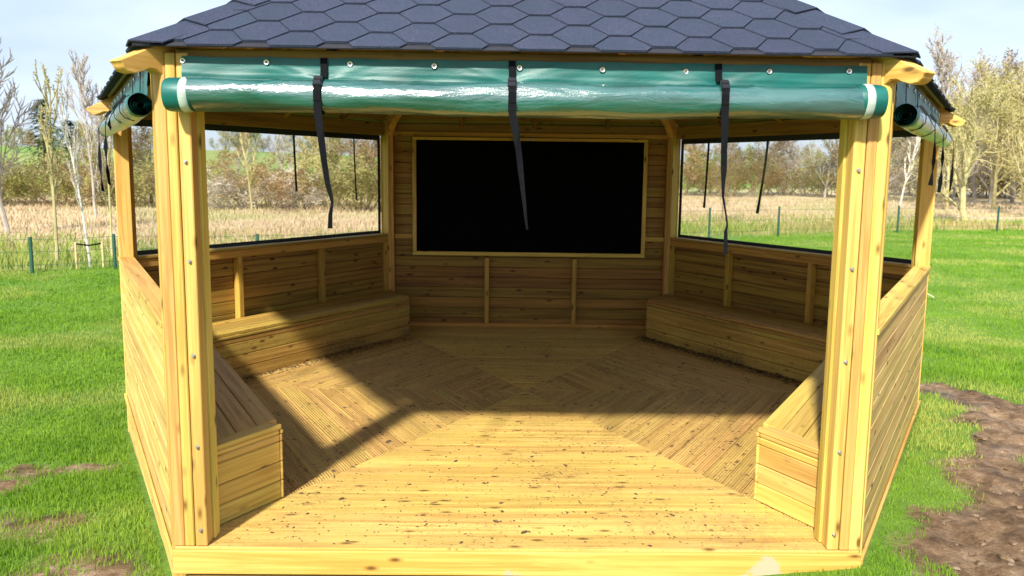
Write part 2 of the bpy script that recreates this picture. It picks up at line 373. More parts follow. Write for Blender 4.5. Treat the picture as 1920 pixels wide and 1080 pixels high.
class Edge:
    def __init__(s, i):
        s.i = i; a, b = V[i], V[(i+1) % 6]; s.a = Vector((a.x, a.y, 0)); d = Vector((b.x-a.x, b.y-a.y, 0)); s.L = d.length
        s.X = d.normalized(); s.N = Vector((s.X.y, -s.X.x, 0))
    def P(s, t, off, z): return s.a+s.X*t+s.N*off+UP*z
    def h(s, name, par, s0, s1, z0, z1, o0, o1, mat, bev=.003, **kw):
        """horizontal piece, grain along the wall"""
        me = prism([(0, 0), (s1-s0, 0), (s1-s0, z1-z0), (0, z1-z0)], 0, o1-o0, bev, mat)
        return link(name, me, mat, par, frame(s.P(s0, o0, z0), s.X, UP, s.N), **kw)
    def v(s, name, par, s0, s1, z0, z1, o0, o1, mat, bev=.003, **kw):
        """upright piece, grain up"""
        me = prism([(0, 0), (z1-z0, 0), (z1-z0, o1-o0), (0, o1-o0)], 0, s1-s0, bev, mat)
        return link(name, me, mat, par, frame(s.P(s0, o0, z0), UP, s.N, s.X), **kw)
ED = {n: Edge(i) for n, i in dict(front=5, rf=0, rb=1, back=2, lb=3, lf=4).items()}
def EDk(i): return list(ED.values())[[5, 0, 1, 2, 3, 4].index(i)]
gz = empty('gazebo', (0, 0, -.2), 'open fronted six sided timber pavilion with slate blue shingle roof', 'gazebo')

# --- floor: six triangles of reeded boards, each laid parallel to its outer edge
fl = link('floor', None, None, gz)
C0 = Vector((0, 0, 0))
def clip(poly, a, n):
    out = []
    for i in range(len(poly)):
        p, q = poly[i], poly[(i+1) % len(poly)]
        dp = (p-a).dot(n); dq = (q-a).dot(n)
        if dp >= 0: out.append(p)
        if (dp >= 0) != (dq >= 0): out.append(p+(q-p)*(dp/(dp-dq)))
    return out
def strip_fill(par, name, A, B, C, w0, th, z, mat, gap=.005, dmax=None, first=0., bev=.002):
    """boards parallel to AB filling triangle ABC (2D vectors), from AB inward"""
    X = (B-A).normalized(); Yv = Vector((-X.y, X.x));
    if (C-A).dot(Yv) < 0: Yv = -Yv
    H = (C-A).dot(Yv); y = first; n = 0
    while y < min(H, dmax or 9)-.02:
        y1 = min(y+w0-gap, H-.004, (dmax or 9))
        # triangle in local coords
        def xr(t):
            f = t/H; return f*(C-A).dot(X), (B-A).length+f*((C-A).dot(X)-(B-A).length)
        l0, r0 = xr(y); l1, r1 = xr(y1); g = .002
        if r1-l1 < .01: l1 = r1 = (l1+r1)/2; l1 -= .004; r1 += .004
        o = Vector((A.x, A.y, z))+Vector((X.x, X.y, 0))*l0+Vector((Yv.x, Yv.y, 0))*y
        poly = [(g, 0), (r0-l0-g, 0), (r1-l0-g, y1-y), (l1-l0+g, y1-y)]
        X3 = Vector((X.x, X.y, 0)); Y3 = Vector((Yv.x, Yv.y, 0)); Z3 = X3.cross(Y3)
        zz = (-th, 0) if Z3.z > 0 else (0, th)
        dz = random.uniform(-.0012, .0012)
        me = prism(poly, zz[0], zz[1], bev, mat)
        link(name, me, mat, par, frame(o+UP*dz, X3, Y3, Z3)); y += w0; n += 1
for i in range(6):
    strip_fill(fl, 'floor_board', V[i], V[(i+1) % 6], Vector((0, 0)), .126, .028, 0., W_floor if i in (5, 2) else W_floor2, gap={5: .0015, 2: .002, 4: .0025, 3: .003}.get(i, .005), bev=0 if i in (5, 2) else .0015)
# --- front edge below the deck
e = ED['front']
e.h('front_trim_board', gz, -.004, e.L+.004, -.118, -.010, -.002, .022, W_face)
e.h('front_trim_board', gz, .05, e.L-.05, -.29, -.135, -.03, -.004, W_clad)
e.h('deck_joist', gz, .02, e.L-.02, -.13, -.032, -.05, -.004, W_trim)

# --- corner posts
ZT = 2.095
for k in range(6):
    P = Vector((V[k].x, V[k].y, 0)); en = EDk(k); ep = EDk((k+5) % 6)
    cp = link('corner_post', None, None, gz)
    s = 1; wd = .045
    for (E_, s0, s1) in ((ep, ep.L-.088, ep.L-.047), (en, .047, .088)):
        front = E_.i == 5
        zb = .0 if front else -.5
        E_.v('post_section', cp, s0, s1, .002 if front else -.45, ZT, -.095, .004, W_post, .004)
    # core: kite in plan
    bis = -(ep.N+en.N).normalized()
    pl = [P+en.X*wd, P, P-ep.X*wd, P-ep.X*wd-ep.N*.095, P+bis*(.095/math.cos(math.pi/6)), P+en.X*wd-en.N*.095]
    z0 = .002 if k in (5, 0) else -.45
    org = P; poly = [((q-org).dot(Vector((0, 1, 0))), (q-org).dot(Vector((0, 0, 1)))) for q in pl]
    # local x = up is impossible for a plan extrusion, so build directly
    bm = bmesh.new(); lo = [bm.verts.new((q.x-P.x, q.y-P.y, 0)) for q in pl]; hi = [bm.verts.new((q.x-P.x, q.y-P.y, ZT-z0)) for q in pl]
    n = len(pl); bm.faces.new(lo); bm.faces.new(list(reversed(hi)))
    for a in range(n): bm.faces.new([lo[a], hi[a], hi[(a+1) % n], lo[(a+1) % n]])
    bmesh.ops.recalc_face_normals(bm, faces=bm.faces); bmesh.ops.bevel(bm, geom=list(bm.edges), offset=.003, segments=1, affect='EDGES')
    bm.transform(Matrix.Rotation(math.pi/2, 4, 'Y').inverted() @ Matrix.Identity(4))  # grain axis becomes local x
    me = bpy.data.meshes.new('post_core'); bm.to_mesh(me); bm.free()
    link('post_section', me, W_post, cp, Matrix.Translation((P.x, P.y, z0)) @ Matrix.Rotation(math.pi/2, 4, 'Y'))
    if k in (5, 0):
        E_ = ED['front']
        sA, sB = (.092, .142) if k == 5 else (E_.L-.142, E_.L-.092)
        E_.v('post_section', cp, sA, sB, .002, ZT, -.068, .002, W_post, .004)
        sC, sD = (.105, .152) if k == 5 else (E_.L-.152, E_.L-.105)
        E_.v('post_section', cp, sC, sD, .002, ZT, -.135, -.071, W_post, .004)
        E_.v('post_section', cp, sA+(.004 if k == 5 else .04), sB-(.04 if k == 5 else .004), .002, .30, -.15, -.137, W_trim, .002)
        bmt = bmesh.new(); bmesh.ops.create_cone(bmt, cap_ends=True, segments=12, radius1=.0095, radius2=.0095, depth=.004)
        bmesh.ops.create_cone(bmt, cap_ends=True, segments=6, radius1=.0062, radius2=.0056, depth=.011, matrix=Matrix.Translation((0, 0, .006)))
        mb = bpy.data.meshes.new('bolt'); bmt.to_mesh(mb); bmt.free()
        for z in (.075, .45, .85, 1.25, 1.66):
            link('bolt', mb, M_bolt, cp, frame(E_.P((sA+sB)/2, .003, z), E_.X, UP, E_.N))

# --- walls
def wall(en, z1, nm, studs, zlo=-.5, full=False):
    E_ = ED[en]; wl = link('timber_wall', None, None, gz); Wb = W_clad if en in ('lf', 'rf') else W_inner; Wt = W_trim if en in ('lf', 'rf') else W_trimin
    z = .955; h = .1085
    zt = z1; k = 0
    top = zt
    while top > zlo:
        zb = top-h
        # shiplap: body plus a recessed tongue shown as a groove between boards
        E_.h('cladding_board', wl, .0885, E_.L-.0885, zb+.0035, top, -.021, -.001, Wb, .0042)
        top = zb
    E_.h('backing_strip', wl, .089, E_.L-.089, zlo, zt-.01, -.0115, -.0105, M_felt, 0)
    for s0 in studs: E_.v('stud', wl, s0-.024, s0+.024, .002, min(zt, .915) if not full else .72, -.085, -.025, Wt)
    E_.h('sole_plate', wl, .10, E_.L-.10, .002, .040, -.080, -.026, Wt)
    return wl
for en in ('lf', 'rf'):
    wl = wall(en, .955, en, (1.0, 2.0)); E_ = ED[en]
    E_.h('top_rail', wl, .05, E_.L-.05, .958, .984, -.095, .012, W_trim)
    E_.h('sub_rail', wl, .09, E_.L-.09, .905, .955, -.085, -.026, W_trim)
    E_.h('skirt_strip', wl, .02, E_.L-.02, -.075, -.045, .001, .016, W_trim)
for en in ('lb', 'rb'):
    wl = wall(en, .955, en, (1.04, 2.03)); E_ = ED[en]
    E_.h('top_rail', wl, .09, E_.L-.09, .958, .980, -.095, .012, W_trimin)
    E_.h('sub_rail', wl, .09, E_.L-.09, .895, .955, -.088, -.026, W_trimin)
E_ = ED['back']
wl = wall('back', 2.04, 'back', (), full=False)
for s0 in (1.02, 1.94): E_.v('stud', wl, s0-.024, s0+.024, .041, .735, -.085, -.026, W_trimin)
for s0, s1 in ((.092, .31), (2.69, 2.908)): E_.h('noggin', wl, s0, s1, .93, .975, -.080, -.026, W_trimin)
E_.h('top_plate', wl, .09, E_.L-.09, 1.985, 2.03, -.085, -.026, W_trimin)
# --- header beams and roof
HB = link('header', None, None, gz)
for en, E_ in ED.items():
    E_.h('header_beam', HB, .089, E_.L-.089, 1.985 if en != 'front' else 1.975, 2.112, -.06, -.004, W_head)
    if en == 'back': continue
ZE, ZA, OV = 2.116, 3.60, .078
RV = [Vector((v.x*(1+OV/v.length), v.y*(1+OV/v.length), ZE)) for v in V]; AP = Vector((0, 0, ZA))
roof = link('roof', None, None, gz)
def hexes(i):
    A, B = RV[i], RV[(i+1) % 6]; X = (B-A).normalized(); n = X.cross(AP-A).normalized(); Y = n.cross(X)
    L = (B-A).length; ax = (AP-A).dot(X); H = (AP-A).dot(Y)
    f, W, hh = .091, .235, .240; res = []
    tri = [Vector((-.004, -.012)), Vector((L+.004, -.012)), Vector((ax, H))]
    for c in range(-12, 22):
        for r in range(0, 16):
            u = 1.603+.163*c; v = .028+(.12 if c % 2 else 0)+hh*r
            poly = [Vector((u+dx, v+dy)) for dx, dy in ((-f/2, -hh/2+.002), (f/2, -hh/2+.002), (W/2-.0025, 0), (f/2, hh/2-.001), (-f/2, hh/2-.001), (-W/2+.0025, 0))]
            for k in range(3):
                a, b = tri[k], tri[(k+1) % 3]; d = b-a; poly = clip(poly, a, Vector((-d.y, d.x)).normalized())
                if len(poly) < 3: break
            if len(poly) < 3: continue
            area = abs(sum(p.x*q.y-p.y*q.x for p, q in zip(poly, poly[1:]+poly[:1])))/2
            if area < .0008: continue
            res.append((u, v, poly))
    return A, X, Y, n, res
st_v, st_f = [], []
def shingle_geo(u, v, poly):
    # thicker and lifted at its lower edge, tucked in at the top
    lo = []; hi = []
    for p in poly:
        t = (v+.12-p.y)/.24; lo.append((p.x, p.y, .001)); hi.append((p.x, p.y, .004+.008*t+random.uniform(0, .0012)))
    return lo, hi
for i in range(6):
    A, X, Y, n, res = hexes(i)
    for (u, v, poly) in res:
        lo, hi = shingle_geo(u, v, poly); N_ = len(poly)
        if i == 5:
            bm = bmesh.new(); c = Vector((u, v, 0)); a = [bm.verts.new(Vector(q)-c) for q in lo]; b = [bm.verts.new(Vector(q)-c) for q in hi]
            bm.faces.new(b); bm.faces.new(list(reversed(a)))
            for k in range(N_): bm.faces.new([a[k], a[(k+1) % N_], b[(k+1) % N_], b[k]])
            bmesh.ops.recalc_face_normals(bm, faces=bm.faces)
            me = bpy.data.meshes.new('shingle'); bm.to_mesh(me); bm.free()
            link('shingle', me, M_shingle, roof, frame(A+X*u+Y*v, X, Y, n))
        else:
            base = len(st_v); W3 = [A+X*q[0]+Y*q[1]+n*q[2] for q in lo+hi]; st_v += W3
            st_f.append([base+N_+k for k in range(N_)])
            for k in range(N_): st_f.append([base+k, base+(k+1) % N_, base+N_+(k+1) % N_, base+N_+k])
me = bpy.data.meshes.new('shingles'); me.from_pydata(st_v, [], st_f); me.update()
link('shingle_field', me, M_shingle, roof, kind='stuff')
# roof boards underneath (with felt on top)
for i in range(6):
    A, B = RV[i], RV[(i+1) % 6]; X = (B-A).normalized(); n = X.cross(AP-A).normalized(); Y = n.cross(X); L = (B-A).length; H = (AP-A).dot(Y); ax = (AP-A).dot(X)
    link('roof_underlay', prism([(-.003, -.011), (L+.003, -.011), (ax, H)], -.004, .0005, 0, M_felt), M_felt, roof, frame(A, X, Y, n))
    y = .05
    while y < 1.3:
        y1 = y+.118; f0, f1 = y/H, y1/H; l0, r0 = f0*ax, L+f0*(ax-L); l1, r1 = f1*ax, L+f1*(ax-L)
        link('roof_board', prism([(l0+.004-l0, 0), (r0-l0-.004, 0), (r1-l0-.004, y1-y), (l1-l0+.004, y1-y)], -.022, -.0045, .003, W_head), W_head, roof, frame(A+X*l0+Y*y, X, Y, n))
        y = y1+.002
    f0 = y/H; l0, r0 = f0*ax, L+f0*(ax-L)
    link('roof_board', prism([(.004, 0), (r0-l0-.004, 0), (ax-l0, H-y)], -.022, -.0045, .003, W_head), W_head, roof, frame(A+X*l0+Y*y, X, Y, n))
# ridge caps along each hip
for k in range(6):
    A = RV[k]; d = (AP-A); Ld = d.length; d.normalize()
    e1 = EDk(k); e0 = EDk((k+5) % 6)
    # directions down each adjoining facet, square to the hip
    def fac(i):
        Aa, Bb = RV[i], RV[(i+1) % 6]; X = (Bb-Aa).normalized(); return X.cross(AP-Aa).normalized()
    nn, npv = fac(k), fac((k+5) % 6)
    s1 = nn.cross(d).normalized(); s0 = d.cross(npv).normalized()
    if s1.dot(e1.X) < 0: s1 = -s1
    if s0.dot(e0.X) > 0: s0 = -s0
    up_ = (nn+npv).normalized()
    t = -.02; j = 0
    while t < Ld-.05:
        ln = .29; t1 = min(t+ln+.03, Ld); wdt = .115
        def pt(tt, lift, side, sgn):
            if side is None: return A+d*tt+up_*(lift+.004)
            nrm = nn if sgn > 0 else npv
            ww = wdt
            base = A+d*tt+side*ww
            return base+nrm*(lift-.003)
        pts = []
        for tt, lift in ((t, .020), (t1, .008)):
            a_, b_, c_ = pt(tt, lift, s0, -1), pt(tt, lift, None, 0), pt(tt, lift, s1, 1)
            if tt <= .06:   # lowest cap: trimmed level with the eave
                a_ = a_+d*.06; c_ = c_+d*.06
            pts += [a_, b_, c_]
        org = pts[1].copy(); th = [-npv*.006, -up_*.006, -nn*.006]*2
        vv = [q-org for q in pts]+[q+th[m_]-org for m_, q in enumerate(pts)]
        ff = [(0, 1, 4, 3), (1, 2, 5, 4), (6, 9, 10, 7), (7, 10, 11, 8), (0, 6, 7, 1), (1, 7, 8, 2), (3, 4, 10, 9), (4, 5, 11, 10), (0, 3, 9, 6), (2, 8, 11, 5)]
        me = bpy.data.meshes.new('hip_cap'); me.from_pydata(vv, [], ff); me.update()
        link('hip_cap', me, M_shingle, roof, Matrix.Translation(org)); t += ln; j += 1
# rafters with ogee tails
for k in range(6):
    R = V[k].length; rd = Vector((V[k].x, V[k].y, 0)).normalized(); sl_ = (ZA-ZE)/(R+OV)
    zt = lambda r: ZE-sl_*(r-(R+OV))-.030
    top = [(r, zt(r)) for r in (R+.172, .12)]
    bot = [(.12, zt(.12)-.13), (R-.24, zt(R-.24)-.13), (R-.10, 1.985), (R-.045, 1.992), (R-.012, 2.010), (R+.012, 2.024), (R+.040, 2.024), (R+.070, 2.010), (R+.105, 1.999), (R+.135, 2.003), (R+.152, 2.016), (R+.160, 2.032)]
    pl = [(r-R, z-2.0) for r, z in top+bot]
    side = UP.cross(rd)
    me = prism([(a, b) for a, b in pl], -.034, .034, .004, W_raft)
    link('rafter', me, W_raft, gz, frame(rd*R+UP*2.0, rd, UP, -side if rd.cross(UP).dot(-side) > 0 else side))
    e1 = EDk(k)
    for q in (.75, 1.5, 2.25):     # shorter common rafters
        A = RV[k]; B = RV[(k+1) % 6]; X = (B-A).normalized(); n = X.cross(AP-A).normalized(); Y = n.cross(X); H = (AP-A).dot(Y)
        u = q; ln = min(u, 3.08-u)/1.54*H*.97-.04
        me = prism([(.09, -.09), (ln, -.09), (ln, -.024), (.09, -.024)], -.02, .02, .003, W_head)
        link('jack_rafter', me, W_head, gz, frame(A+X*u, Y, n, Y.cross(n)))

# --- benches: fixed along the four walls between front opening and back wall
def bench(en, label):
    E_ = ED[en]; i = E_.i; A, B = V[i], V[(i+1) % 6]; D = .545; Hh = .385
    mid = (A+B)/2*.9
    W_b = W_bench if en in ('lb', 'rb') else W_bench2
    b = empty('bench', (mid.x, mid.y, 0), label, 'bench', 'low timber benches fixed along the pavilion walls')
    X = E_.X; IN = -E_.N; H = -(-A).dot(Vector((E_.N.x, E_.N.y)))
    Ht = abs(Vector((-A.x, -A.y, 0)).dot(E_.N))
    ax = Vector((-A.x, -A.y, 0)).dot(X)
    def xr(y): f = y/Ht; return f*ax, E_.L+f*(ax-E_.L)
    y = .10; n = 0
    while y < D-.02:
        y1 = min(y+.111, D); endp = .085 if en in ('lf', 'rf') else 0.
        l0, r0 = xr(y); l1, r1 = xr(y1)
        la = endp if en == 'rf' else .002; ra = endp if en == 'lf' else .002
        o = E_.P(l0, -y, Hh)
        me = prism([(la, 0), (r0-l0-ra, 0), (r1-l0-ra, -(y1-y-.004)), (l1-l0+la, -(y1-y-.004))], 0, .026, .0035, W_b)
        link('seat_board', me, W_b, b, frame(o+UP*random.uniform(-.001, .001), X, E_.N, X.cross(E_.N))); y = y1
    l1, r1 = xr(D-.012); L1 = r1-l1
    # front: slim nosing, then three boards
    yy = Hh-.028
    for (h0, h1, inn) in ((yy-.022, yy, 0.), (yy-.060, yy-.0245, -.004), (yy-.161, yy-.0625, -.004), (yy-.259, yy-.164, -.004), (.003, yy-.262, -.004)):
        l1, r1 = xr(D-.012-inn)
        ofs = -(D-.012+inn)
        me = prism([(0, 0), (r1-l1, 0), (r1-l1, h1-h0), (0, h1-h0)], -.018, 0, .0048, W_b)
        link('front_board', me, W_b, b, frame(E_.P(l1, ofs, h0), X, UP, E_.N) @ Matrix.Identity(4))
    # plank end towards the opening, cut along the mitre line
    if en in ('lf', 'rf'):
        Vc = Vector((B.x, B.y, 0)) if en == 'lf' else Vector((A.x, A.y, 0))
        md = (-Vc).normalized(); s0 = .16/math.cos(math.radians(30)); s1 = (D-.012)/(Ht/Vc.length)
        nrm = md.cross(UP) if md.cross(UP).y < 0 else -md.cross(UP)
        for (h0, h1) in ((Hh-.026, Hh), (yy-.022, yy), (yy-.060, yy-.0245), (yy-.161, yy-.0625), (yy-.259, yy-.164), (.003, yy-.262)):
            if h0 == Hh-.026:
                # cross board closing the seat
                me = prism([(0, 0), (s1-s0+.01, 0), (s1-s0-.03, .08), (-.04, .08)], 0, .026, .0035, W_b)
                inward = -nrm; Zc = md.cross(inward)
                F = frame(Vc+md*s0+UP*(h0 if Zc.z > 0 else h0+.026)+nrm*.004, md, inward, Zc)
            else:
                me = prism([(0, 0), (s1-s0, 0), (s1-s0, h1-h0), (0, h1-h0)], -.018, .0, .0048, W_b)
                Zc = md.cross(UP); F = frame(Vc+md*s0+UP*h0+(nrm*.0 if Zc.dot(nrm) > 0 else nrm*-.018), md, UP, Zc)
            link('end_board', me, W_b, b, F)
    return b
bench('lf', 'low plank bench with squared plank end beside the front left post')
bench('lb', 'low plank bench under the back left window, sunlit at one end')
bench('rb', 'low plank bench under the back right window, fully in shade')
bench('rf', 'low plank bench with sunlit plank end beside the front right post')

# --- blackboard on the back wall
E_ = ED['back']; s0, s1, z0, z1 = .293, 2.713, .760, 1.978
bb = empty('blackboard', tuple(E_.P(1.5, -.1, .75)), 'large plain black board in thin timber frame on the back wall', 'blackboard')
E_.h('board_face', bb, s0+.04, s1-.04, z0+.04, z1-.03, -.100, -.086, M_black, .001)
E_.h('frame_piece', bb, s0, s1, z0, z0+.04, -.112, -.086, W_trim); E_.h('frame_piece', bb, s0, s1, z1-.03, z1, -.112, -.086, W_trim)
E_.v('frame_piece', bb, s0, s0+.04, z0+.042, z1-.032, -.111, -.086, W_trim); E_.v('frame_piece', bb, s1-.04, s1, z0+.042, z1-.032, -.111, -.086, W_trim)
bmt = bmesh.new(); bmesh.ops.create_cube(bmt, size=1, matrix=Matrix.Diagonal((.035, .014, .012, 1))); mk = bpy.data.meshes.new('catch'); bmt.to_mesh(mk); bmt.free()
for s_ in (1.47, 1.52): link('catch', mk, M_bolt, bb, frame(E_.P(s_, -.117, 1.965), E_.X, UP, E_.N))

# ------------------------------------------------------------------ blinds
def ribbon(pts, wds, side, th=.002):
    """strap: flat band through points, given widths and side direction"""
    v, f = [], []; n = len(pts)
    for i, p in enumerate(pts):
        t = (pts[min(i+1, n-1)]-pts[max(i-1, 0)]).normalized(); sd_ = side[i] if isinstance(side, list) else side
        sd_ = (sd_-t*sd_.dot(t)).normalized(); nn = t.cross(sd_)
        for a, b in ((-1, -1), (1, -1), (1, 1), (-1, 1)): v.append(p+sd_*a*wds[i]/2+nn*b*th/2)
    for i in range(n-1):
        for a in range(4): f.append((i*4+a, i*4+(a+1) % 4, i*4+4+(a+1) % 4, i*4+4+a))
    f += [(3, 2, 1, 0), tuple((n-1)*4+a for a in range(4))]
    o = v[0].copy(); me = bpy.data.meshes.new('strap'); me.from_pydata([q-o for q in v], [], f); me.update(); return me, o
def boxmesh(name, a, b, c, bev=.002):
    bm = bmesh.new(); bmesh.ops.create_cube(bm, size=1, matrix=Matrix.Diagonal((a, b, c, 1)))
    if bev: bmesh.ops.bevel(bm, geom=list(bm.edges), offset=bev, segments=2, affect='EDGES')
    me = bpy.data.meshes.new(name); bm.to_mesh(me); bm.free(); return me
MB = boxmesh('buckle', .034, .05, .014, .004)
def ring(r, h):
    bm = bmesh.new(); n = 14
    prof = [(r, 0), (r*1.0, h*.6), (r*.8, h), (r*.45, h*.85), (r*.38, h*.2), (0, h*.15)]
    rings = [[bm.verts.new((q*math.cos(a*2*math.pi/n), q*math.sin(a*2*math.pi/n), z)) for a in range(n)] for q, z in prof[:-1]]
    for x, y in zip(rings, rings[1:]):
        for a in range(n): bm.faces.new([x[a], x[(a+1) % n], y[(a+1) % n], y[a]])
    bm.faces.new(rings[-1]); bmesh.ops.recalc_face_normals(bm, faces=bm.faces)
    me = bpy.data.meshes.new('stud_ring'); bm.to_mesh(me); bm.free(); return me
MR = ring(.0125, .006); MC = ring(.0045, .008)

def roll_mesh(L, R, seed, sag=.004):
    """rolled-up film: uneven cylinder whose last turn shows as a lip, slightly pinched at straps"""
    rs = np.random.RandomState(seed); nx, na = 150, 48; v = []; f = []
    ph = rs.rand(12)*6.28
    for i in range(nx):
        x = L*i/(nx-1); t = i/(nx-1)
        sagx = -sag*math.sin(math.pi*t)+.004*math.sin(5*t+ph[0])
        endf = 1-.10*math.exp(-((min(t, 1-t)*L)/.04)**2)
        for a in range(na):
            an = 2*math.pi*a/na
            rr = R*endf*(1+.040*math.sin(2*an+9*t+ph[1])+.030*math.sin(3*an-23*t+ph[2])+.012*math.sin(4*an+61*t)*math.sin(13*t+ph[6])+.014*math.sin(9*t*3+ph[3]+2*an)+.010*math.sin(an*5+40*t+ph[4])*math.sin(23*t+ph[5]))
            # spiral step where the outer turn ends, underneath at the back
            rr += .005*((an/(2*math.pi)+.27) % 1)
            # sharp diagonal creases
            for c in range(7):
                u = (t-((c*.137+.07*math.sin(ph[c])) % 1))*L; s_ = an-(.9+.5*math.sin(ph[c]*3))
                dd = abs(u*.8*(1 if c % 2 else -1)-s_*.07)
                if abs(s_) < 1.1 and abs(u) < .14: rr += .004*math.exp(-(dd/.007)**2)*(1-abs(s_)/1.1)
            v.append((x, rr*math.sin(an)+sagx, rr*math.cos(an)))
    for i in range(nx-1):
        for a in range(na): f.append((i*na+a, i*na+(a+1) % na, (i+1)*na+(a+1) % na, (i+1)*na+a))
    me = np_mesh('roll', v, f, True); return me
def sleeve(x0, x1, R, wob, seed):
    """end of the green canvas wound round the film, with the spiral seen in its mouth"""
    rs = random.Random(seed); v, f = [], []; na = 40; xs = [x0, x0+(x1-x0)*.12, x0+(x1-x0)*.5, x0+(x1-x0)*.88, x1]; pr = [.94, 1, 1.02, 1, .95]
    for x, q in zip(xs, pr):
        for a in range(na):
            an = 2*math.pi*a/na; rr = R*q*(1+wob*math.sin(2*an+rs.random()*.2+x*9)+.01*math.sin(5*an)); v.append((x, rr*math.sin(an), rr*math.cos(an)))
    for i in range(len(xs)-1):
        for a in range(na): f.append((i*na+a, i*na+(a+1) % na, (i+1)*na+(a+1) % na, (i+1)*na+a))
    # spiral winding in both mouths
    for xe, sg in ((x0, 1), (x1, -1)):
        b = len(v); T = 130
        for i in range(T):
            t = i/(T-1); an = t*2*math.pi*3.4; rr = R*(.93-.72*t)
            for dx in (0, .05): v.append((xe+sg*dx+.004*sg, rr*math.sin(an), rr*math.cos(an)))
        for i in range(T-1): f.append((b+2*i, b+2*i+1, b+2*i+3, b+2*i+2))
    me = bpy.data.meshes.new('sleeve'); me.from_pydata(v, [], f); me.update()
    for p in me.polygons: p.use_smooth = True
    return me
def valance_mesh(L, H, seed, pinch=()):
    nx, ny = 160, 16; v, f = [], []
    rs = np.random.RandomState(seed); ph = rs.rand(8)*6.28
    for i in range(nx):
        for j in range(ny):
            x = L*i/(nx-1); t = j/(ny-1); y = -H*t
            z = .004+.007*t*math.sin(9*x+ph[0])+.004*t*math.sin(21*x+4*t+ph[1])+.012*t+.003*math.sin(60*t*t+5*x+ph[2])*t
            for px in pinch:
                d = x-px
                z -= .010*math.exp(-(d/.05)**2)*t
                for s_ in (-1, 1):     # drag folds running from strap to the studs
                    for q in (.5, 1.0):
                        dd = t-.75+abs(d)*q*3.2
                        if 0 < s_*d < .28: z += .006*math.exp(-(dd/.09)**2)*(1-abs(d)/.28)
            sag = .004*math.sin(math.pi*((x/L*8) % 1))
            v.append((x, y-sag*(1-t), z))
    for i in range(nx-1):
        for j in range(ny-1): a = i*ny+j; f.append((a, a+ny, a+ny+1, a+1))
    n = nx*ny; v2 = [(x, y, z-.0015) for x, y, z in v]
    f2 = [(b, a, d, c) for a, b, c, d in [tuple(q+n for q in r) for r in f]]
    return np_mesh('valance', v+v2, f+f2, True)

def rolled_blind(en, label, s0, s1, ztop, zbot, zc0, zc1, R, oc, studs, straps, seed, bands=()):
    """everything placed in the frame of one wall edge: s along, off outward, z up"""
    E_ = ED[en]
    b = empty('rolled_blind', tuple(E_.P((s0+s1)/2, .05, 1.85)), label, 'roller blind', 'rolled up weather blinds under the eaves')
    tilt = math.atan2(zc1-zc0, s1-s0); Xr = (E_.X*math.cos(tilt)+UP*math.sin(tilt)); Yr = E_.N.cross(Xr).normalized()
    va = valance_mesh(s1-s0-.07, ztop-zbot, seed, [q[0]-s0-.035 for q in straps])
    link('valance', va, M_canvas, b, frame(E_.P(s0+.035, .002, ztop), E_.X, UP, E_.N))
    F = frame(E_.P(s0, oc, zc0), Xr, Yr, E_.N); Lr = s1-s0
    link('film_roll', roll_mesh(Lr-.05, R, seed), M_film, b, F @ Matrix.Translation((.025, 0, 0)))
    for x0, x1 in ((0., .105), (Lr-.105, Lr)):
        link('end_sleeve', sleeve(x0, x1, R*1.045, .02, seed), M_canvas, b, F)
    for x in bands:
        link('tape_band', sleeve(x, x+.036, R*1.085, .012, seed+2), M_band, b, F)
    for s_, z_ in studs:
        q = link('press_stud', MR, M_chrome, b, frame(E_.P(s_, .010, z_), E_.X, UP, E_.N))
        link('stud_centre', MC, M_bolt, q, frame(E_.P(s_, .0105, z_), E_.X, UP, E_.N))
    for k, (s_, pts, ws) in enumerate(straps):
        zc = zc0+(zc1-zc0)*(s_-s0)/(s1-s0)
        # loop: over the valance, round the front of the roll and back up behind
        loop = [(0, ztop-.002, .014), (.001, zc+R+.030, .020), (.001, zc+R*1.12, oc-R*.35), (.001, zc+R*1.0+.012, oc+R*.35), (.001, zc+R*.78+.012, oc+R*.75+.010), (.0, zc+R*.25, oc+R*1.0+.010), (0, zc-R*.35, oc+R*.98+.010), (0, zc-R*.85, oc+R*.62+.008), (0, zc-R*1.12, oc), (0, zc-R*.7, oc-R*.75)]
        me, o = ribbon([E_.P(s_+a, c, z) for a, z, c in loop], [.028]*len(loop), E_.X)
        st = link('strap', me, M_strap, b, Matrix.Translation(o))
        link('buckle', MB, M_buckle, st, frame(E_.P(s_, oc+R*.50+.022, zc+R*.86), E_.X, (UP-E_.N*.75).normalized(), (E_.N+UP*.75).normalized()))
        tp = [E_.P(s_, oc+R*.75+.02, zc+R*.66)]+[E_.P(a, c, z) for a, z, c in pts]
        me, o = ribbon(tp, ws, [E_.X+E_.N*(.0 if i < 3 else .55*math.sin(i*1.3+k)) for i in range(len(tp))])
        link('strap_tail', me, M_strap, b, Matrix.Translation(o))
    return b
fs = [(.125, 2.062), (.46, 2.060), (.795, 2.058), (1.133, 2.055), (1.477, 2.053), (1.812, 2.050), (2.150, 2.048), (2.49, 2.053), (2.815, 2.058)]
OC, RR = .080, .063
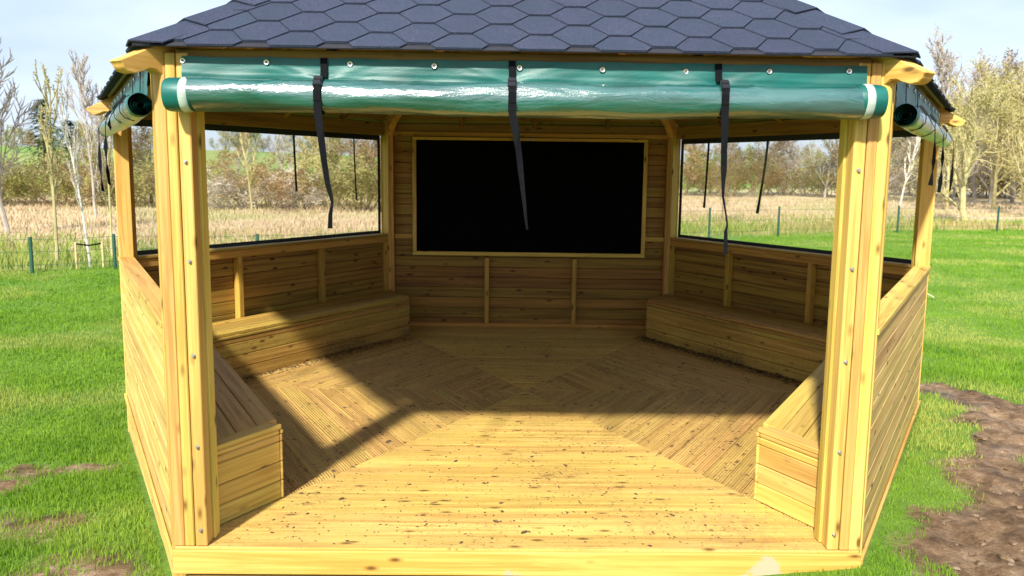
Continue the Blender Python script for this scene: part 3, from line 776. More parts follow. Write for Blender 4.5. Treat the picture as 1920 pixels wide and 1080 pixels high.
rolled_blind('front', 'long rolled green and clear blind across the open front, hung with three black straps', .085, 2.925, 2.082, 1.955, 1.921, 1.932, RR, OC, fs,
    [(.690, [(.692, 1.86, .150), (.700, 1.80, .155), (.708, 1.73, .155), (.716, 1.66, .155), (.727, 1.58, .155), (.740, 1.53, .156), (.744, 1.505, .157), (.736, 1.46, .157), (.734, 1.405, .157)],
       [.030, .030, .029, .026, .024, .022, .018, .010, .016, .019, .020]),
     (1.447, [(1.450, 1.86, .150), (1.463, 1.80, .155), (1.474, 1.73, .155), (1.484, 1.65, .155), (1.494, 1.57, .155), (1.503, 1.50, .155), (1.508, 1.45, .155), (1.514, 1.41, .156)],
       [.030, .030, .030, .026, .023, .019, .014, .011, .009, .010]),
     (2.282, [(2.282, 1.86, .150), (2.283, 1.80, .155), (2.284, 1.73, .155), (2.286, 1.66, .155), (2.286, 1.60, .156), (2.287, 1.55, .158), (2.300, 1.49, .158), (2.309, 1.44, .158), (2.305, 1.41, .156), (2.308, 1.32, .156)],
       [.030, .030, .029, .026, .024, .014, .010, .008, .007, .014, .017])],
    11, bands=(.062, 2.757))
def side_straps(spec):
    out_ = []
    for s_, zb, lean, wd in spec:
        n = 6; pts = []
        for i in range(n): t = i/(n-1); pts.append((s_+lean*t, 1.85+(zb-1.85)*t, .145+.006*math.sin(3*t)))
        out_.append((s_, pts, [.028]+[wd]*n))
    return out_
sst = [(.12+.3*i, 2.055) for i in range(10)]
rolled_blind('lf', 'rolled blind over the low left wall, seen nearly end on', .12, 2.955, 2.082, 1.880, 1.890, 1.890, .046, .050, [(a, b) for a, b in sst if a < 2.85],
    side_straps([(1.45, 1.50, .12, .034), (2.20, 1.55, .08, .034), (2.62, 1.80, .03, .026)]), 5)
rolled_blind('rf', 'rolled blind over the low right wall, seen nearly end on', .055, 2.80, 2.082, 1.880, 1.890, 1.890, .046, .050, [(a+.1, b) for a, b in sst if a < 2.8],
    side_straps([(.36, 1.60, -.02, .036), (.95, 1.56, .0, .036), (1.95, 1.55, .03, .034)]), 6)

def window_blind(en, label, tails):
    E_ = ED[en]; b = empty('window_blind', tuple(E_.P(1.5, .02, .98)), label, 'window blind', 'clear blinds let down over the back windows')
    s0, s1, z0, z1 = .085, E_.L-.085, .972, 2.02
    nx, ny = 60, 24; v, f = [], []
    for i in range(nx):
        for j in range(ny):
            s_ = s0+(s1-s0)*i/(nx-1); z = z0+(z1-z0)*j/(ny-1)
            v.append((s_-s0, z-z0, .004*math.sin(s_*5+z*2)+.003*math.sin(s_*13+z*7)))
    for i in range(nx-1):
        for j in range(ny-1): a = i*ny+j; f.append((a, a+ny, a+ny+1, a+1))
    link('clear_sheet', np_mesh('clear_sheet', v, f, True), M_clear, b, frame(E_.P(s0, .020, z0), E_.X, UP, E_.N))
    bw = .042
    E_.h('border_tape', b, s0+bw, s1-bw, z0, z0+.038, .009, .0125, M_border, .001); E_.h('border_tape', b, s0+bw, s1-bw, z1-.085, z1, .009, .0125, M_border, .001)
    E_.v('border_tape', b, s0, s0+bw, z0, z1, .009, .0125, M_border, .001); E_.v('border_tape', b, s1-bw, s1, z0, z1, .009, .0125, M_border, .001)
    E_.h('bottom_bar', b, s0+.02, s1-.02, z0-.004, z0+.008, -.020, .006, M_chrome if False else simple_pale, .002)
    for (s_, zt_, zb, ln, wd) in tails:
        n = 7; pts = [E_.P(s_+ln*(i/(n-1))**1.5, .034, zt_+(zb-zt_)*i/(n-1)) for i in range(n)]
        me, o = ribbon(pts, [wd]*(n-1)+[wd*1.25], E_.X); link('strap', me, M_strap, b, Matrix.Translation(o))
simple_pale = simple('pale_bar', (.55, .55, .5), .4, .1, 20, bump=0)
window_blind('lb', 'clear black edged window blind closing the back left opening, two thin straps', [(1.27, 2.0, 1.43, -.02, .024), (.46, 2.0, 1.33, -.03, .018)])
window_blind('rb', 'clear black edged window blind closing the back right opening, two slanting straps', [(2.48, 2.0, 1.30, .03, .028), (1.70, 2.0, 1.28, .09, .028)])

# ------------------------------------------------------------------ litter on the deck
def in_hex(x, y, m=.0):
    for i in range(6):
        a, b = V[i], V[(i+1) % 6]; d = (b-a).normalized(); n = Vector((d.y, -d.x))
        if (Vector((x, y))-a).dot(n) > -m: return False
    return True
def litter():
    rs = random.Random(4); v, f = [], []
    def crumb(x, y, s, z=.001, flat=.35):
        b = len(v); k = rs.randint(4, 6); a0 = rs.random()*6; el = rs.uniform(1, 2.2); ro = rs.random()*3.14
        for i in range(k):
            a = a0+i*2*math.pi/k; r = s*rs.uniform(.6, 1.1); px, py = r*math.cos(a)*el, r*math.sin(a)
            v.append((x+px*math.cos(ro)-py*math.sin(ro), y+px*math.sin(ro)+py*math.cos(ro), z))
        v.append((x+rs.uniform(-.3, .3)*s, y+rs.uniform(-.3, .3)*s, z+s*flat*rs.uniform(.6, 1.6)))
        for i in range(k): f.append((b+i, b+(i+1) % k, b+k))
    n = 0
    while n < 5200:
        x, y = rs.uniform(-2.6, 2.6), rs.uniform(-2.65, 2.5)
        near_front = in_hex(x, y, .03) and y < -2.0 and abs(x) < 1.3
        if not (in_hex(x, y, .56) or near_front): continue
        den = vnoise(np.array(x*1.7+40), np.array(y*1.7+40))
        if rs.random() > .25+den: continue
        s = rs.choice([.002, .0025, .003, .0035, .004, .005, .0065]) if rs.random() < .965 else rs.uniform(.008, .012)
        crumb(x, y, s); n += 1
    for (x, y) in ((-1.25, -.55), (-1.02, -1.0), (-.9, -1.08), (-.82, -1.25), (.02, -2.49), (-.11, -2.38), (-.20, -1.9), (-.15, -1.8), (-.9, -2.15), (-1.2, .1), (1.6, 1.3), (1.3, .8), (1.9, .9)):
        crumb(x, y, rs.uniform(.012, .017)); crumb(x+.02, y+.005, .008)
    # drift of leaves along the foot of the right-hand bench, and a little on the left
    for i in range(1500):
        en = 'rb' if i % 3 else 'lb'; E_ = ED[en]; s_ = rs.uniform(.5, 2.7); q = abs(rs.gauss(0, .055)); p = E_.P(s_, -.555-q, 0); crumb(p.x, p.y, rs.uniform(.004, .011), .001+max(0, .02-q*.3)*rs.random())
    # short twigs
    for i in range(46):
        while True:
            x, y = rs.uniform(-1.9, 1.9), rs.uniform(-2.5, 1.5)
            if in_hex(x, y, .6) or (y < -2 and in_hex(x, y, .1) and abs(x) < 1.2): break
        a = rs.random()*3.14; ln = rs.uniform(.02, .075); wd = rs.uniform(.0012, .0026); px, py = x, y
        for k in range(3):
            a2 = a+rs.uniform(-.5, .5); qx, qy = px+math.cos(a2)*ln/3, py+math.sin(a2)*ln/3; nx_, ny_ = -math.sin(a2)*wd, math.cos(a2)*wd; b = len(v)
            v.extend([(px+nx_, py+ny_, .0015), (px-nx_, py-ny_, .0015), (px, py, .0015+wd*1.8), (qx+nx_, qy+ny_, .0015), (qx-nx_, qy-ny_, .0015), (qx, qy, .0015+wd*1.8)])
            f.extend([(b, b+3, b+5, b+2), (b+1, b+2, b+5, b+4)]); px, py = qx, qy
    me = bpy.data.meshes.new('leaf_litter'); me.from_pydata(v, [], f); me.update()
    link('leaf_litter', me, M_litter, kind='stuff', label='dark leaf crumbs and twigs scattered over the timber deck', cat='leaf litter')
litter()

# ------------------------------------------------------------------ grass
def blades(name, n, az0, az1, d0, d1, hf, wf, mask, mat, label, cat, seed, bend=.5, pw=1.):
    rs = np.random.RandomState(seed); az = np.radians(rs.uniform(az0, az1, n)); u = rs.rand(n)
    d = d0*(d1/d0)**u
    x = CAM.x+d*np.sin(az); y = CAM.y+d*np.cos(az); keep = mask(x, y, rs); x, y, d = x[keep], y[keep], d[keep]; n = len(x)
    z = zg(x, y)-.005; h = hf(x, y, d)*rs.uniform(.55, 1.25, n); wd = wf(d)*rs.uniform(.7, 1.3, n)
    a = rs.uniform(0, 2*math.pi, n); lean = rs.uniform(.1, bend, n)*h; la = rs.uniform(0, 2*math.pi, n)
    wx, wy = np.cos(a)*wd/2, np.sin(a)*wd/2; lx, ly = np.cos(la)*lean, np.sin(la)*lean
    P = np.empty((n, 5, 3), np.float32)
    P[:, 0] = np.stack([x-wx, y-wy, z], -1); P[:, 1] = np.stack([x+wx, y+wy, z], -1)
    P[:, 2] = np.stack([x+wx*.7+lx*.35, y+wy*.7+ly*.35, z+h*.6], -1); P[:, 3] = np.stack([x-wx*.7+lx*.35, y-wy*.7+ly*.35, z+h*.6], -1)
    P[:, 4] = np.stack([x+lx, y+ly, z+h], -1)
    b = np.arange(n)[:, None]*5; F = np.concatenate([b+np.array([[0, 1, 2]]), b+np.array([[0, 2, 3]]), b+np.array([[3, 2, 4]])], 0)
    me = np_mesh(name, P.reshape(-1, 3), F, False); link(name, me, mat, kind='stuff', label=label, cat=cat)
def hexdist(x, y):
    r = np.full(x.shape, -9.)
    for i in range(6):
        a, b = V[i], V[(i+1) % 6]; d = (b-a).normalized(); r = np.maximum(r, (x-a.x)*d.y-(y-a.y)*d.x)
    return r
def lawn_mask(x, y, rs):
    return (hexdist(x, y) > .035) & (fence_side(x, y) < .3) & (mud_mask(x, y)+(fbm(x*7, y*7, 2)-.4)*.5 < rs.uniform(.05, .75, x.shape)) & (fbm(x*1.1+30, y*1.1, 3) > rs.uniform(-.3, .55, x.shape)*.5)
hl = lambda x, y, d: .014+.058*fbm(x*.9, y*.9, 3)**1.6+.0008*d
blades('lawn_grass', 230000, -39, -10, 3.3, 26, hl, lambda d: .0022+.00075*d, lawn_mask, M_grass, 'short bright green lawn grass left of the pavilion', 'grass', 1)
blades('lawn_grass', 200000, 14, 42, 3.6, 38, hl, lambda d: .0022+.00075*d, lawn_mask, M_grass, 'short bright green lawn grass right of the pavilion', 'grass', 2)
blades('rough_grass', 60000, -38, 40, 16, 42, lambda x, y, d: .14+.35*fbm(x*.5, y*.5, 2), lambda d: .0012*d,
       lambda x, y, rs: (fence_side(x, y) > rs.uniform(-.5, 1.0, x.shape)) & (fence_side(x, y) < rs.uniform(3, 12, x.shape)), M_rough, 'rough tussocky grass and weeds growing along the wire fence', 'grass', 3, .7)
blades('dry_reeds', 70000, -38, 40, 19, 72, lambda x, y, d: .06+.28*fbm(x*.22, y*.5, 3), lambda d: .0013*d,
       lambda x, y, rs: (fence_side(x, y) > rs.uniform(3, 10, x.shape)), M_dry, 'pale straw coloured reeds filling the field beyond the fence', 'reeds', 4, .6)

def clods():
    rs = random.Random(9); v, f = [], []
    pts = []
    while len(pts) < 1500:
        x, y = rs.uniform(1.6, 6), rs.uniform(-4.2, 1.3); pts.append((x, y))
    X = np.array([p[0] for p in pts]); Y = np.array([p[1] for p in pts]); m_ = mud_mask(X, Y); Zz = zg(X, Y); hd = hexdist(X, Y)
    for x, y, mm, z, h in zip(X, Y, m_, Zz, hd):
        if mm < .55 or h < .05: continue
        s = rs.uniform(.006, .022) if rs.random() < .93 else rs.uniform(.022, .040); b = len(v); k = 6; a0 = rs.random()*6; e1_ = rs.uniform(1, 1.9); ro = rs.random()*3
        for lv, (rf, hh) in enumerate(((1.0, -.1), (.8, .35))):
            for i in range(k):
                a = a0+i*2*math.pi/k; r = s*rf*rs.uniform(.7, 1.2); px, py = r*math.cos(a)*e1_, r*math.sin(a)
                v.append((x+px*math.cos(ro)-py*math.sin(ro), y+px*math.sin(ro)+py*math.cos(ro), z+s*hh*rs.uniform(.7, 1.3)))
        v.append((x, y, z+s*.55))
        for i in range(k): f.append((b+i, b+(i+1) % k, b+k+(i+1) % k, b+k+i)); f.append((b+k+i, b+k+(i+1) % k, b+2*k))
    me = bpy.data.meshes.new('mud_clods'); me.from_pydata(v, [], f); me.update()
    link('mud_clods', me, simple('wet_clod', (.12, .072, .036), .6, .45, 30, bump=.6, bd=.01, c2=(.24, .155, .085)), kind='stuff', label='brown mud clods on the churned ground right of the pavilion', cat='mud')
clods()

# ------------------------------------------------------------------ fence
def put(x, y): return Vector((x, y, float(zg(x, y))))
fx = [-22.1, -18.1, -14.1, -10.15, -8.80, -6.2, -3.6, -1.0, 1.4, 3.4, 5.25, 7.65, 12.4, 17.1, 21.8, 26.4]
fz = [put(x, 10.5+.52*(x+10.1)) for x in fx]
fc = empty('wire_fence', tuple(fz[4]), 'low wire fence on green metal posts between lawn and straw field', 'fence')
MP = boxmesh('fence_post', .055, .055, 1.0, .004)
for p in fz:
    h = .80 if p.x < 0 else .98
    q = link('fence_post', MP, M_gpost, fc, Matrix.Translation(p+UP*(h/2-.05)) @ Matrix.Diagonal((1, 1, h, 1)))
for hh in (.18, .45, .70):
    pts = []
    for a, b in zip(fz, fz[1:]):
        for t in (0, .33, .66): p = a.lerp(b, t); p.z += hh*(1 if p.x < 0 else 1.2)-.02*math.sin(t*3.14); pts.append(p)
    me, o = ribbon(pts, [.007]*len(pts), UP, .007); link('wire', me, M_gpost, fc, Matrix.Translation(o))

# ------------------------------------------------------------------ trees and shrubs
class Tree:
    def __init__(s, seed): s.r = random.Random(seed); s.tv = [[], []]; s.tf = [[], []]; s.ends = []
    def tube(s, pts, rad, sides, slot):
        v, f = s.tv[slot], s.tf[slot]; b = len(v); n = len(pts)
        for i, p in enumerate(pts):
            t = (pts[min(i+1, n-1)]-pts[max(i-1, 0)]).normalized(); a = t.orthogonal().normalized(); c = t.cross(a)
            for k in range(sides): an = 2*math.pi*k/sides; v.append(p+(a*math.cos(an)+c*math.sin(an))*rad[i])
        for i in range(n-1):
            for k in range(sides): f.append((b+i*sides+k, b+i*sides+(k+1) % sides, b+(i+1)*sides+(k+1) % sides, b+(i+1)*sides+k))
    def grow(s, p, d, ln, r, lv, mx_, nb, spread, upb, wob, start=.25, shrink=.62):
        R = s.r; n = 5 if lv == 0 else (4 if lv < mx_ else 3); pts = [p]; rad = [r]; dd = d.normalized()
        for i in range(n):
            dd = (dd+Vector((R.uniform(-1, 1), R.uniform(-1, 1), R.uniform(-1, 1)))*wob+UP*upb*(.3 if lv else .1)).normalized()
            pts.append(pts[-1]+dd*ln/n); rad.append(r*(1-(i+1)/n*.72))
        s.tube(pts, rad, 7 if lv == 0 else 3, 0 if lv == 0 else 1)
        if lv == mx_: s.ends.append((pts[-1], dd)); s.ends.append((pts[-2], dd)); return
        for k in range(nb[lv]):
            t = start+(1-start)*(k+R.random()*.8)/nb[lv]; t = min(t, .985); x = t*n; i = int(x); q = pts[i].lerp(pts[i+1], x-i); rr = rad[i]+(rad[i+1]-rad[i])*(x-i)
            ax_ = (pts[i+1]-pts[i]).normalized(); o = ax_.orthogonal().normalized(); o.rotate(Matrix.Rotation(R.random()*6.283, 3, ax_))
            sp = spread*R.uniform(.6, 1.25); nd = ax_*math.cos(sp)+o*math.sin(sp)
            s.grow(q, nd, ln*shrink*(1.15-.55*t)*R.uniform(.7, 1.2), max(rr*.55, .004), lv+1, mx_, nb, spread, upb, wob*1.15, .15, shrink)
    def leaves(s, per, size, scat):
        R = s.r; v, f = s.tv[1], s.tf[1]; L_v, L_f = [], []
        for p, d in s.ends:
            for k in range(per):
                q = p+Vector((R.gauss(0, 1), R.gauss(0, 1), R.gauss(0, 1)))*scat; a = Vector((R.uniform(-1, 1), R.uniform(-1, 1), R.uniform(-1, 1))).normalized(); c = a.orthogonal().normalized(); z = size*R.uniform(.5, 1.3); b = len(L_v)
                L_v.extend([q-a*z, q+c*z*.45, q+a*z, q-c*z*.45]); L_f.append((b, b+1, b+2, b+3))
        return L_v, L_f
    def mesh(s, slot):
        me = bpy.data.meshes.new('branches'); me.from_pydata(s.tv[slot], [], s.tf[slot]); me.update()
        return me
def mk(v, f, n='leaves'): me = bpy.data.meshes.new(n); me.from_pydata(v, [], f); me.update(); return me
def kindmesh(seed, h, r, nb, spread, upb, wob, start, shrink, leaf, lean=0, stems=1, lspread=.5):
    t = Tree(seed); R = t.r
    for i in range(stems):
        if stems == 1: d = Vector((lean, 0, 1)); p = Vector((0, 0, -.1))
        else: a = i*2.4; q = math.sqrt((i+.5)/stems); d = Vector((math.cos(a)*q*lspread*1.5, math.sin(a)*q*lspread*1.5, 1)); p = Vector((math.cos(a)*q*.25*h*lspread, math.sin(a)*q*.25*h*lspread, -.05))
        t.grow(p, d, h*(1 if stems == 1 else R.uniform(.65, 1)), r, 0, len(nb), nb, spread, upb, wob, start, shrink)
    L = t.leaves(*leaf) if leaf else None
    return t.mesh(0), t.mesh(1), (mk(*L) if L else None)
K = {}
K['tall'] = [kindmesh(s, 1.0, .016, (17, 9, 7), .62, .45, .12, .16, .44, (1, .009, .012)) for s in (1, 2)]
K['bare'] = [kindmesh(s, 1.0, .014, (15, 8, 6), .60, .42, .12, .20, .46, None) for s in (31, 32)]
K['bushy'] = [kindmesh(s, 1.0, .018, (13, 7, 6), .75, .25, .14, .16, .50, (3, .012, .022)) for s in (3, 4, 5)]
K['slim'] = [kindmesh(s, 1.0, .0095, (12, 4, 3), .42, .7, .05, .38, .30, (2, .006, .006), lean=l_) for s, l_ in ((6, 0), (7, -.05))]
K['willow'] = [kindmesh(s, 1.0, .026, (9, 7, 6), .70, .35, .22, .12, .60, (2, .011, .022)) for s in (8,)]
K['shrub'] = [kindmesh(s, 1.0, .011, (7, 5), .62, .1, .14, .15, .50, (7, .026, .05), stems=9, lspread=.75) for s in (9, 10, 11)]
K['far'] = [kindmesh(s, 1.0, .02, (9, 6), .8, .2, .16, .2, .5, (7, .030, .05)) for s in (12, 13)]
def pine():
    R = random.Random(5); t = Tree(5); t.tube([Vector((0, 0, 0)), Vector((0, 0, .95))], [.02, .004], 6, 0); v, f = [], []
    for i in range(1500):
        z = R.uniform(.18, 1.); rad = .27*(1-z)**.7*(1+.2*math.sin(z*25))+.02; a = R.random()*6.28; q = rad*math.sqrt(R.random()); p = Vector((q*math.cos(a), q*math.sin(a), z-.05*q)); d = Vector((math.cos(a), math.sin(a), R.uniform(-.5, .1)))*.045; s_ = d.cross(UP).normalized()*.016; b = len(v)
        v.extend([p-s_, p+s_, p+d+s_*.2, p+d-s_*.2]); f.append((b, b+1, b+2, b+3))
    me = mk(v, f); K['pine'] = [(t.mesh(0), None, me)]
pine()
_mc = {}
def withmat(me, mat):
    k = (me.name, mat.name)
    if k not in _mc: m2 = me.copy(); m2.materials.clear(); m2.materials.append(mat); _mc[k] = m2
    return _mc[k]
def plant(name, kind, var, x, y, h, bark, leaf, label, cat, wide=1., rot=None, sink=0., group=None):
    tr, br, lf = K[kind][var % len(K[kind])]; p = put(x, y); p.z -= sink
    M_ = Matrix.Translation(p) @ Matrix.Rotation(rot if rot is not None else random.random()*6.28, 4, 'Z') @ Matrix.Diagonal((h*wide, h*wide, h, 1))
    o = link(name, None, None, None, M_, label, cat, group)
    link('trunk' if kind != 'shrub' else 'stems', withmat(tr, bark), None, o, M_)
    if br: link('branches', withmat(br, bark), None, o, M_)
    if lf: link('crown' if kind != 'shrub' else 'foliage', withmat(lf, leaf), None, o, M_)
    return o
def at(px, Y):
    """ground point seen at photo column px (1920 wide) at world distance y = Y"""
    t = (px-960-13.54)/foc; d = fw+r2*t; k = (Y-CAM.y)/d.y; return CAM.x+d.x*k, Y
def P(px, Y, name, kind, var, h, bark, leaf, label, cat, **kw):
    x, y = at(px, Y); return plant(name, kind, var, x, y, h, bark, leaf, label, cat, **kw)
# left of the pavilion
P(108, 11.8, 'young_tree', 'slim', 0, 4.3, B_yel, L_yel, 'thin yellowish young tree, left of the leaning white stem', 'tree', wide=1.1, rot=.3)
P(173, 11.6, 'young_birch', 'slim', 1, 3.9, B_white, L_bud, 'leaning young birch with white stem, tied to low stakes', 'tree', wide=.8, rot=0.)
P(215, 13.0, 'young_tree', 'slim', 0, 3.7, B_yel, L_bud, 'pale slender young tree close behind the left corner post', 'tree', wide=1., rot=2.)
P(28, 21, 'poplar_tree', 'bare', 0, 6.6, B_grey, L_bud, 'tall bare tree at the left edge of the photo', 'tree', wide=1.0)
P(190, 30, 'bare_tree', 'bare', 1, 6.3, B_grey, L_bud, 'thin bare tree whose twigs rise beside the left rafter tails', 'tree', wide=.75)
P(100, 98, 'pine_tree', 'pine', 0, 8.6, B_brown, L_dark, 'dark evergreen standing above the far left hedge', 'tree', wide=1.5)
P(145, 92, 'pine_tree', 'pine', 0, 6.2, B_brown, L_dark, 'smaller dark evergreen right of the taller one, far left', 'tree', wide=1.6)
# stake frame round the birch
stf = empty('tree_stakes', tuple(put(*at(172, 11.4))), 'low frame of two stakes and a dark tie round the white birch', 'tree stakes')
sa, sb = put(*at(146, 11.3)), put(*at(196, 11.5)); MS = prism([(0, -.02), (.62, -.02), (.62, .02), (0, .02)], -.02, .02, .003, M_stake)
for q in (sa, sb): link('stake', MS, M_stake, stf, frame(q-UP*.05, UP, Vector((0, 1, 0)), UP.cross(Vector((0, 1, 0)))))
me, o = ribbon([sa+UP*.53, sa.lerp(sb, .5)+UP*.49, sb+UP*.53], [.035]*3, UP, .006); link('tie', me, M_strap, stf, Matrix.Translation(o))
# seen through the left window
P(478, 34, 'slim_tree', 'slim', 1, 5.0, B_yel, L_yel, 'thin yellow green sapling seen through the left part of the back left window', 'tree', wide=1.3, rot=1.)
P(612, 47, 'willow_tree', 'willow', 0, 5.0, B_yel, L_yel, 'yellow green willow seen through the middle of the back left window', 'tree', wide=1.15)
P(690, 42, 'bushy_tree', 'bushy', 0, 5.0, B_brown, L_rust, 'orange tinted bushy tree at the right edge of the back left window', 'tree', wide=1.1)
P(455, 76, 'bare_tree', 'bushy', 1, 5.8, B_grey, L_olive, 'grey olive tree behind the hedge, far left in the back left window', 'tree', wide=1.)
P(535, 80, 'bare_tree', 'bare', 1, 7.2, B_grey, L_bud, 'bare grey tree behind the hedge beside the first hanging strap', 'tree', wide=1.)
P(290, 45, 'bushy_tree', 'bushy', 2, 4.4, B_brown, L_olive, 'olive bushy tree seen between the two left posts', 'tree', wide=1.1)
# seen through the right window
P(1347, 27, 'slim_tree', 'bushy', 2, 3.8, B_brown, L_rust, 'small brown tree with tangled crown beside the right hanging strap', 'tree', wide=.42)
P(1300, 95, 'bushy_tree', 'bushy', 1, 5.4, B_brown, L_rust, 'rusty orange tree at the left edge of the back right window', 'tree', wide=1.2)
P(1415, 22, 'sapling', 'slim', 0, 1.6, B_yel, L_grn, 'short green sapling at the fence in the middle of the back right window', 'tree', wide=1.6)
P(1420, 72, 'bare_tree', 'bushy', 0, 5.4, B_brown, L_bud, 'broad brown tree in the middle of the back right window', 'tree', wide=1.1)
P(1535, 66, 'bushy_tree', 'bushy', 2, 6.6, B_grey, L_olive, 'olive tree at the right edge of the back right window', 'tree', wide=1.0)
P(1480, 85, 'bare_tree', 'tall', 0, 6.6, B_grey, L_bud, 'grey bare tree behind the sloping strap in the back right window', 'tree', wide=1.)
P(1672, 33, 'pale_tree', 'slim', 1, 4.6, B_white, L_yel, 'pale stemmed slim tree seen between the two right posts', 'tree', wide=1.3, rot=2.6)
# right of the pavilion
P(1808, 30, 'willow_tree', 'willow', 0, 5.4, B_yel, L_yel, 'yellow green willow right of the pavilion, nearest of the right hand trees', 'tree', wide=1.05, rot=.8)
P(1905, 38, 'willow_tree', 'willow', 0, 6.6, B_yel, L_yel, 'yellow green willow cut by the right edge of the photo', 'tree', wide=1.0, rot=2.9)
for px, Y, h, v_, lb in ((1795, 52, 10.4, 0, 'tall bare tree rising above the yellow willow'), (1848, 56, 9.8, 1, 'tall bare tree second from the right edge of the photo'), (1745, 60, 8.0, 1, 'bare grey tree just right of the upper rafter tail'), (1905, 54, 10.0, 0, 'tall bare tree at the right edge of the photo')):
    P(px, Y, 'bare_tree', 'tall', v_, h, B_grey, L_bud, lb, 'tree', wide=1.05)
for px, Y, h, v_, lb in ((1770, 64, 9.0, 0, 'bare grey tree behind the gap between tail and willow'), (1825, 68, 10.6, 1, 'rearmost bare tree above the yellow willow'), (1880, 66, 10.4, 0, 'rearmost bare tree near the right edge'), (1935, 62, 10.6, 1, 'bare tree half outside the right edge'), (1700, 70, 7.6, 1, 'bare grey tree seen between the two right posts')):
    P(px, Y, 'bare_tree', 'tall', v_, h, B_grey, L_bud, lb, 'tree', wide=1.15)
for px, Y, h, v_, k_, lb in ((1765, 44, 6.2, 0, 'y', 'yellow green bushy tree left of the near willow'), (1850, 46, 7.4, 1, 'y', 'yellow green bushy tree between the two willows'), (1930, 50, 8.6, 2, 'y', 'yellow green bushy tree on the right edge'), (1815, 58, 8.0, 2, 'b', 'tan bushy tree behind the near willow'), (1885, 60, 9.0, 0, 'b', 'tan bushy tree behind the right willow'), (1640, 60, 6.0, 1, 'b', 'tan bushy tree hidden partly by the front right post')):
    P(px, Y, 'bushy_tree', 'bushy', v_, h, B_yel if k_ == 'y' else B_grey, L_yel if k_ == 'y' else L_rust, lb, 'tree', wide=1.05)
# hedge of shrubs along the far side of the field
rs = random.Random(21); hed = []
for px in list(range(-30, 330, 42))+list(range(395, 740, 40)):
    Y = rs.uniform(39, 46); hed.append((px+rs.uniform(-8, 8), Y, rs.uniform(2.1, 3.3), 'l'))
for px in range(1275, 1960, 46): hed.append((px+rs.uniform(-8, 8), rs.uniform(66, 74), rs.uniform(3.0, 4.3), 'r'))
special = {1: ('blos', 'pale blossoming'), 2: ('blos', 'pale blossoming')}
nl = [0, 0, 0, 0]; cyc_l = ['olive', 'blos', 'blos', 'olive', 'rust', 'olive', 'olive', 'rust', 'olive', 'blos', 'blos', 'olive', 'rust', 'blos', 'blos', 'yel', 'olive', 'yel']; cyc_r = ['rust', 'grn', 'olive', 'rust', 'olive', 'bud', 'olive', 'rust', 'bud', 'olive', 'rust', 'olive', 'bud', 'rust', 'olive']
LM = dict(olive=(L_olive, B_brown, 'olive'), blos=(L_blos, B_grey, 'pale blossoming'), rust=(L_rust, B_brown, 'rusty brown'), yel=(L_yel, B_yel, 'yellow green'), grn=(L_grn, B_brown, 'fresh green'), bud=(L_bud, B_grey, 'grey brown'))
ordn = ['first', 'second', 'third', 'fourth', 'fifth', 'sixth', 'seventh', 'eighth', 'ninth', 'tenth', 'eleventh', 'twelfth', 'thirteenth', 'fourteenth', 'fifteenth', 'sixteenth', 'seventeenth', 'eighteenth', 'nineteenth']
il = ir = 0
for px, Y, h, sd_ in hed:
    if sd_ == 'l': kd = cyc_l[il % len(cyc_l)]; il += 1; lb = f'{LM[kd][2]} shrub in the left hedge, {ordn[il-1]} along from the left'; h *= .78 if kd == 'blos' else 1
    else: kd = cyc_r[ir % len(cyc_r)]; ir += 1; lb = f'{LM[kd][2]} shrub in the right hedge, {ordn[ir-1]} along from the left'
    P(px, Y, 'shrub', 'shrub', rs.randint(0, 2), h, LM[kd][1], LM[kd][0], lb, 'shrub', wide=rs.uniform(1., 1.3), group='shrubs along the far side of the field')
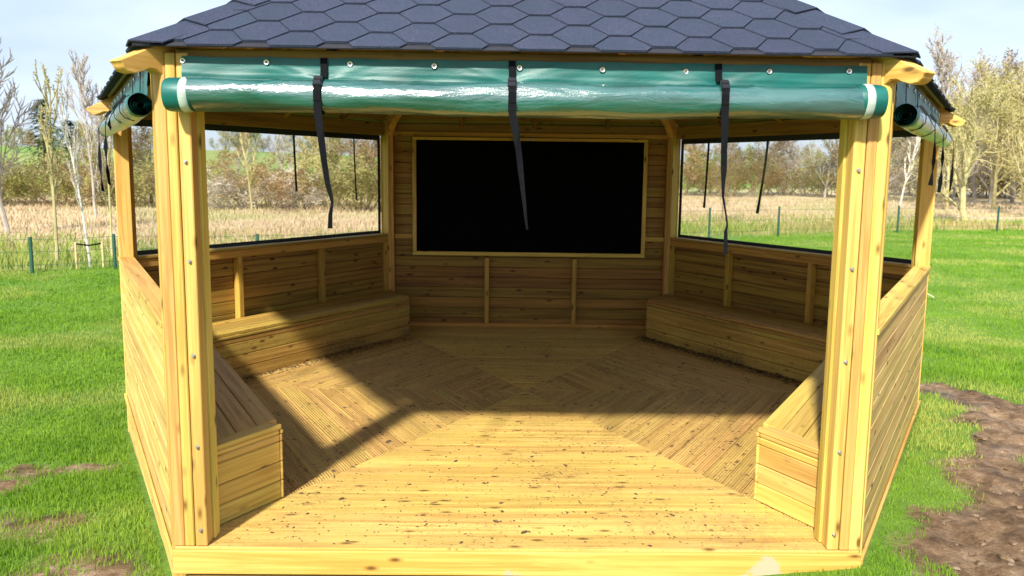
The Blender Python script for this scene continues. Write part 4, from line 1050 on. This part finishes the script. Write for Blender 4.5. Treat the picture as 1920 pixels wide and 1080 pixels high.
# wooded slope far behind: one mass of crowns
def far_wood():
    rs = np.random.RandomState(8); parts = {0: ([], []), 1: ([], []), 2: ([], []), 3: ([], [])}; cnt = [0]*4; srcs = []
    for tr, br, lf in K['far']:
        vv = []; ff = []; b = 0
        for me in (tr, br, lf):
            c = np.empty(len(me.vertices)*3, np.float32); me.vertices.foreach_get('co', c); c = c.reshape(-1, 3); q = np.array([list(p.vertices) for p in me.polygons], np.int32); vv.append(c); ff.append(q+b); b += len(c)
        srcs.append((np.concatenate(vv), np.concatenate(ff)))
    for i in range(330):
        side = rs.rand(); px = rs.uniform(-150, 2080); Y = rs.uniform(92, 215); x, y = at(px, Y)
        if (px < 560 and 100 < Y < 160 and rs.rand() < .9) or (1250 < px < 1420 and 92 < Y < 150): continue
        h = rs.uniform(3.2, 6.0)*(.80 if 1200 < px < 1600 else (1.2 if px > 1600 else .85)); v, f = srcs[rs.randint(2)]; a = rs.rand()*6.28; c, s_ = math.cos(a), math.sin(a)
        q = np.stack([(v[:, 0]*c-v[:, 1]*s_)*h*1.15, (v[:, 0]*s_+v[:, 1]*c)*h*1.15, v[:, 2]*h], -1)+np.array([x, y, float(zg(x, y))-.3])
        k = rs.choice(4, p=[.38, .28, .29, .05]); parts[k][0].append(q); parts[k][1].append(f+cnt[k]); cnt[k] += len(v)
    for k, (mat, lb) in enumerate(((L_olive, 'far olive brown wood on the slope behind the hedges'), (L_bud, 'far grey brown bare wood on the slope behind the hedges'), (L_rust, 'far rusty brown wood on the slope behind the hedges'), (L_dark, 'far dark evergreen wood on the slope behind the hedges'))):
        if parts[k][0]: link('distant_wood', np_mesh('distant_wood', np.concatenate(parts[k][0]), np.concatenate(parts[k][1])), mat, kind='stuff', label=lb, cat='wood')
far_wood()
# bent grass stalk lying pale in the right lawn
me, o = ribbon([put(5.95, 7.6)+UP*.25, put(6.1, 7.1)+UP*.17, put(6.22, 6.6)+UP*.05], [.02]*3, UP, .008)
link('pale_stalk', me, leafy('pale_stalk', (.62, .60, .36), (.75, .72, .5), None, 3, 0), None, Matrix.Translation(o), 'pale straw stalk leaning in the green lawn right of the corner post', 'stalk')
print('objects', len(bpy.data.objects))
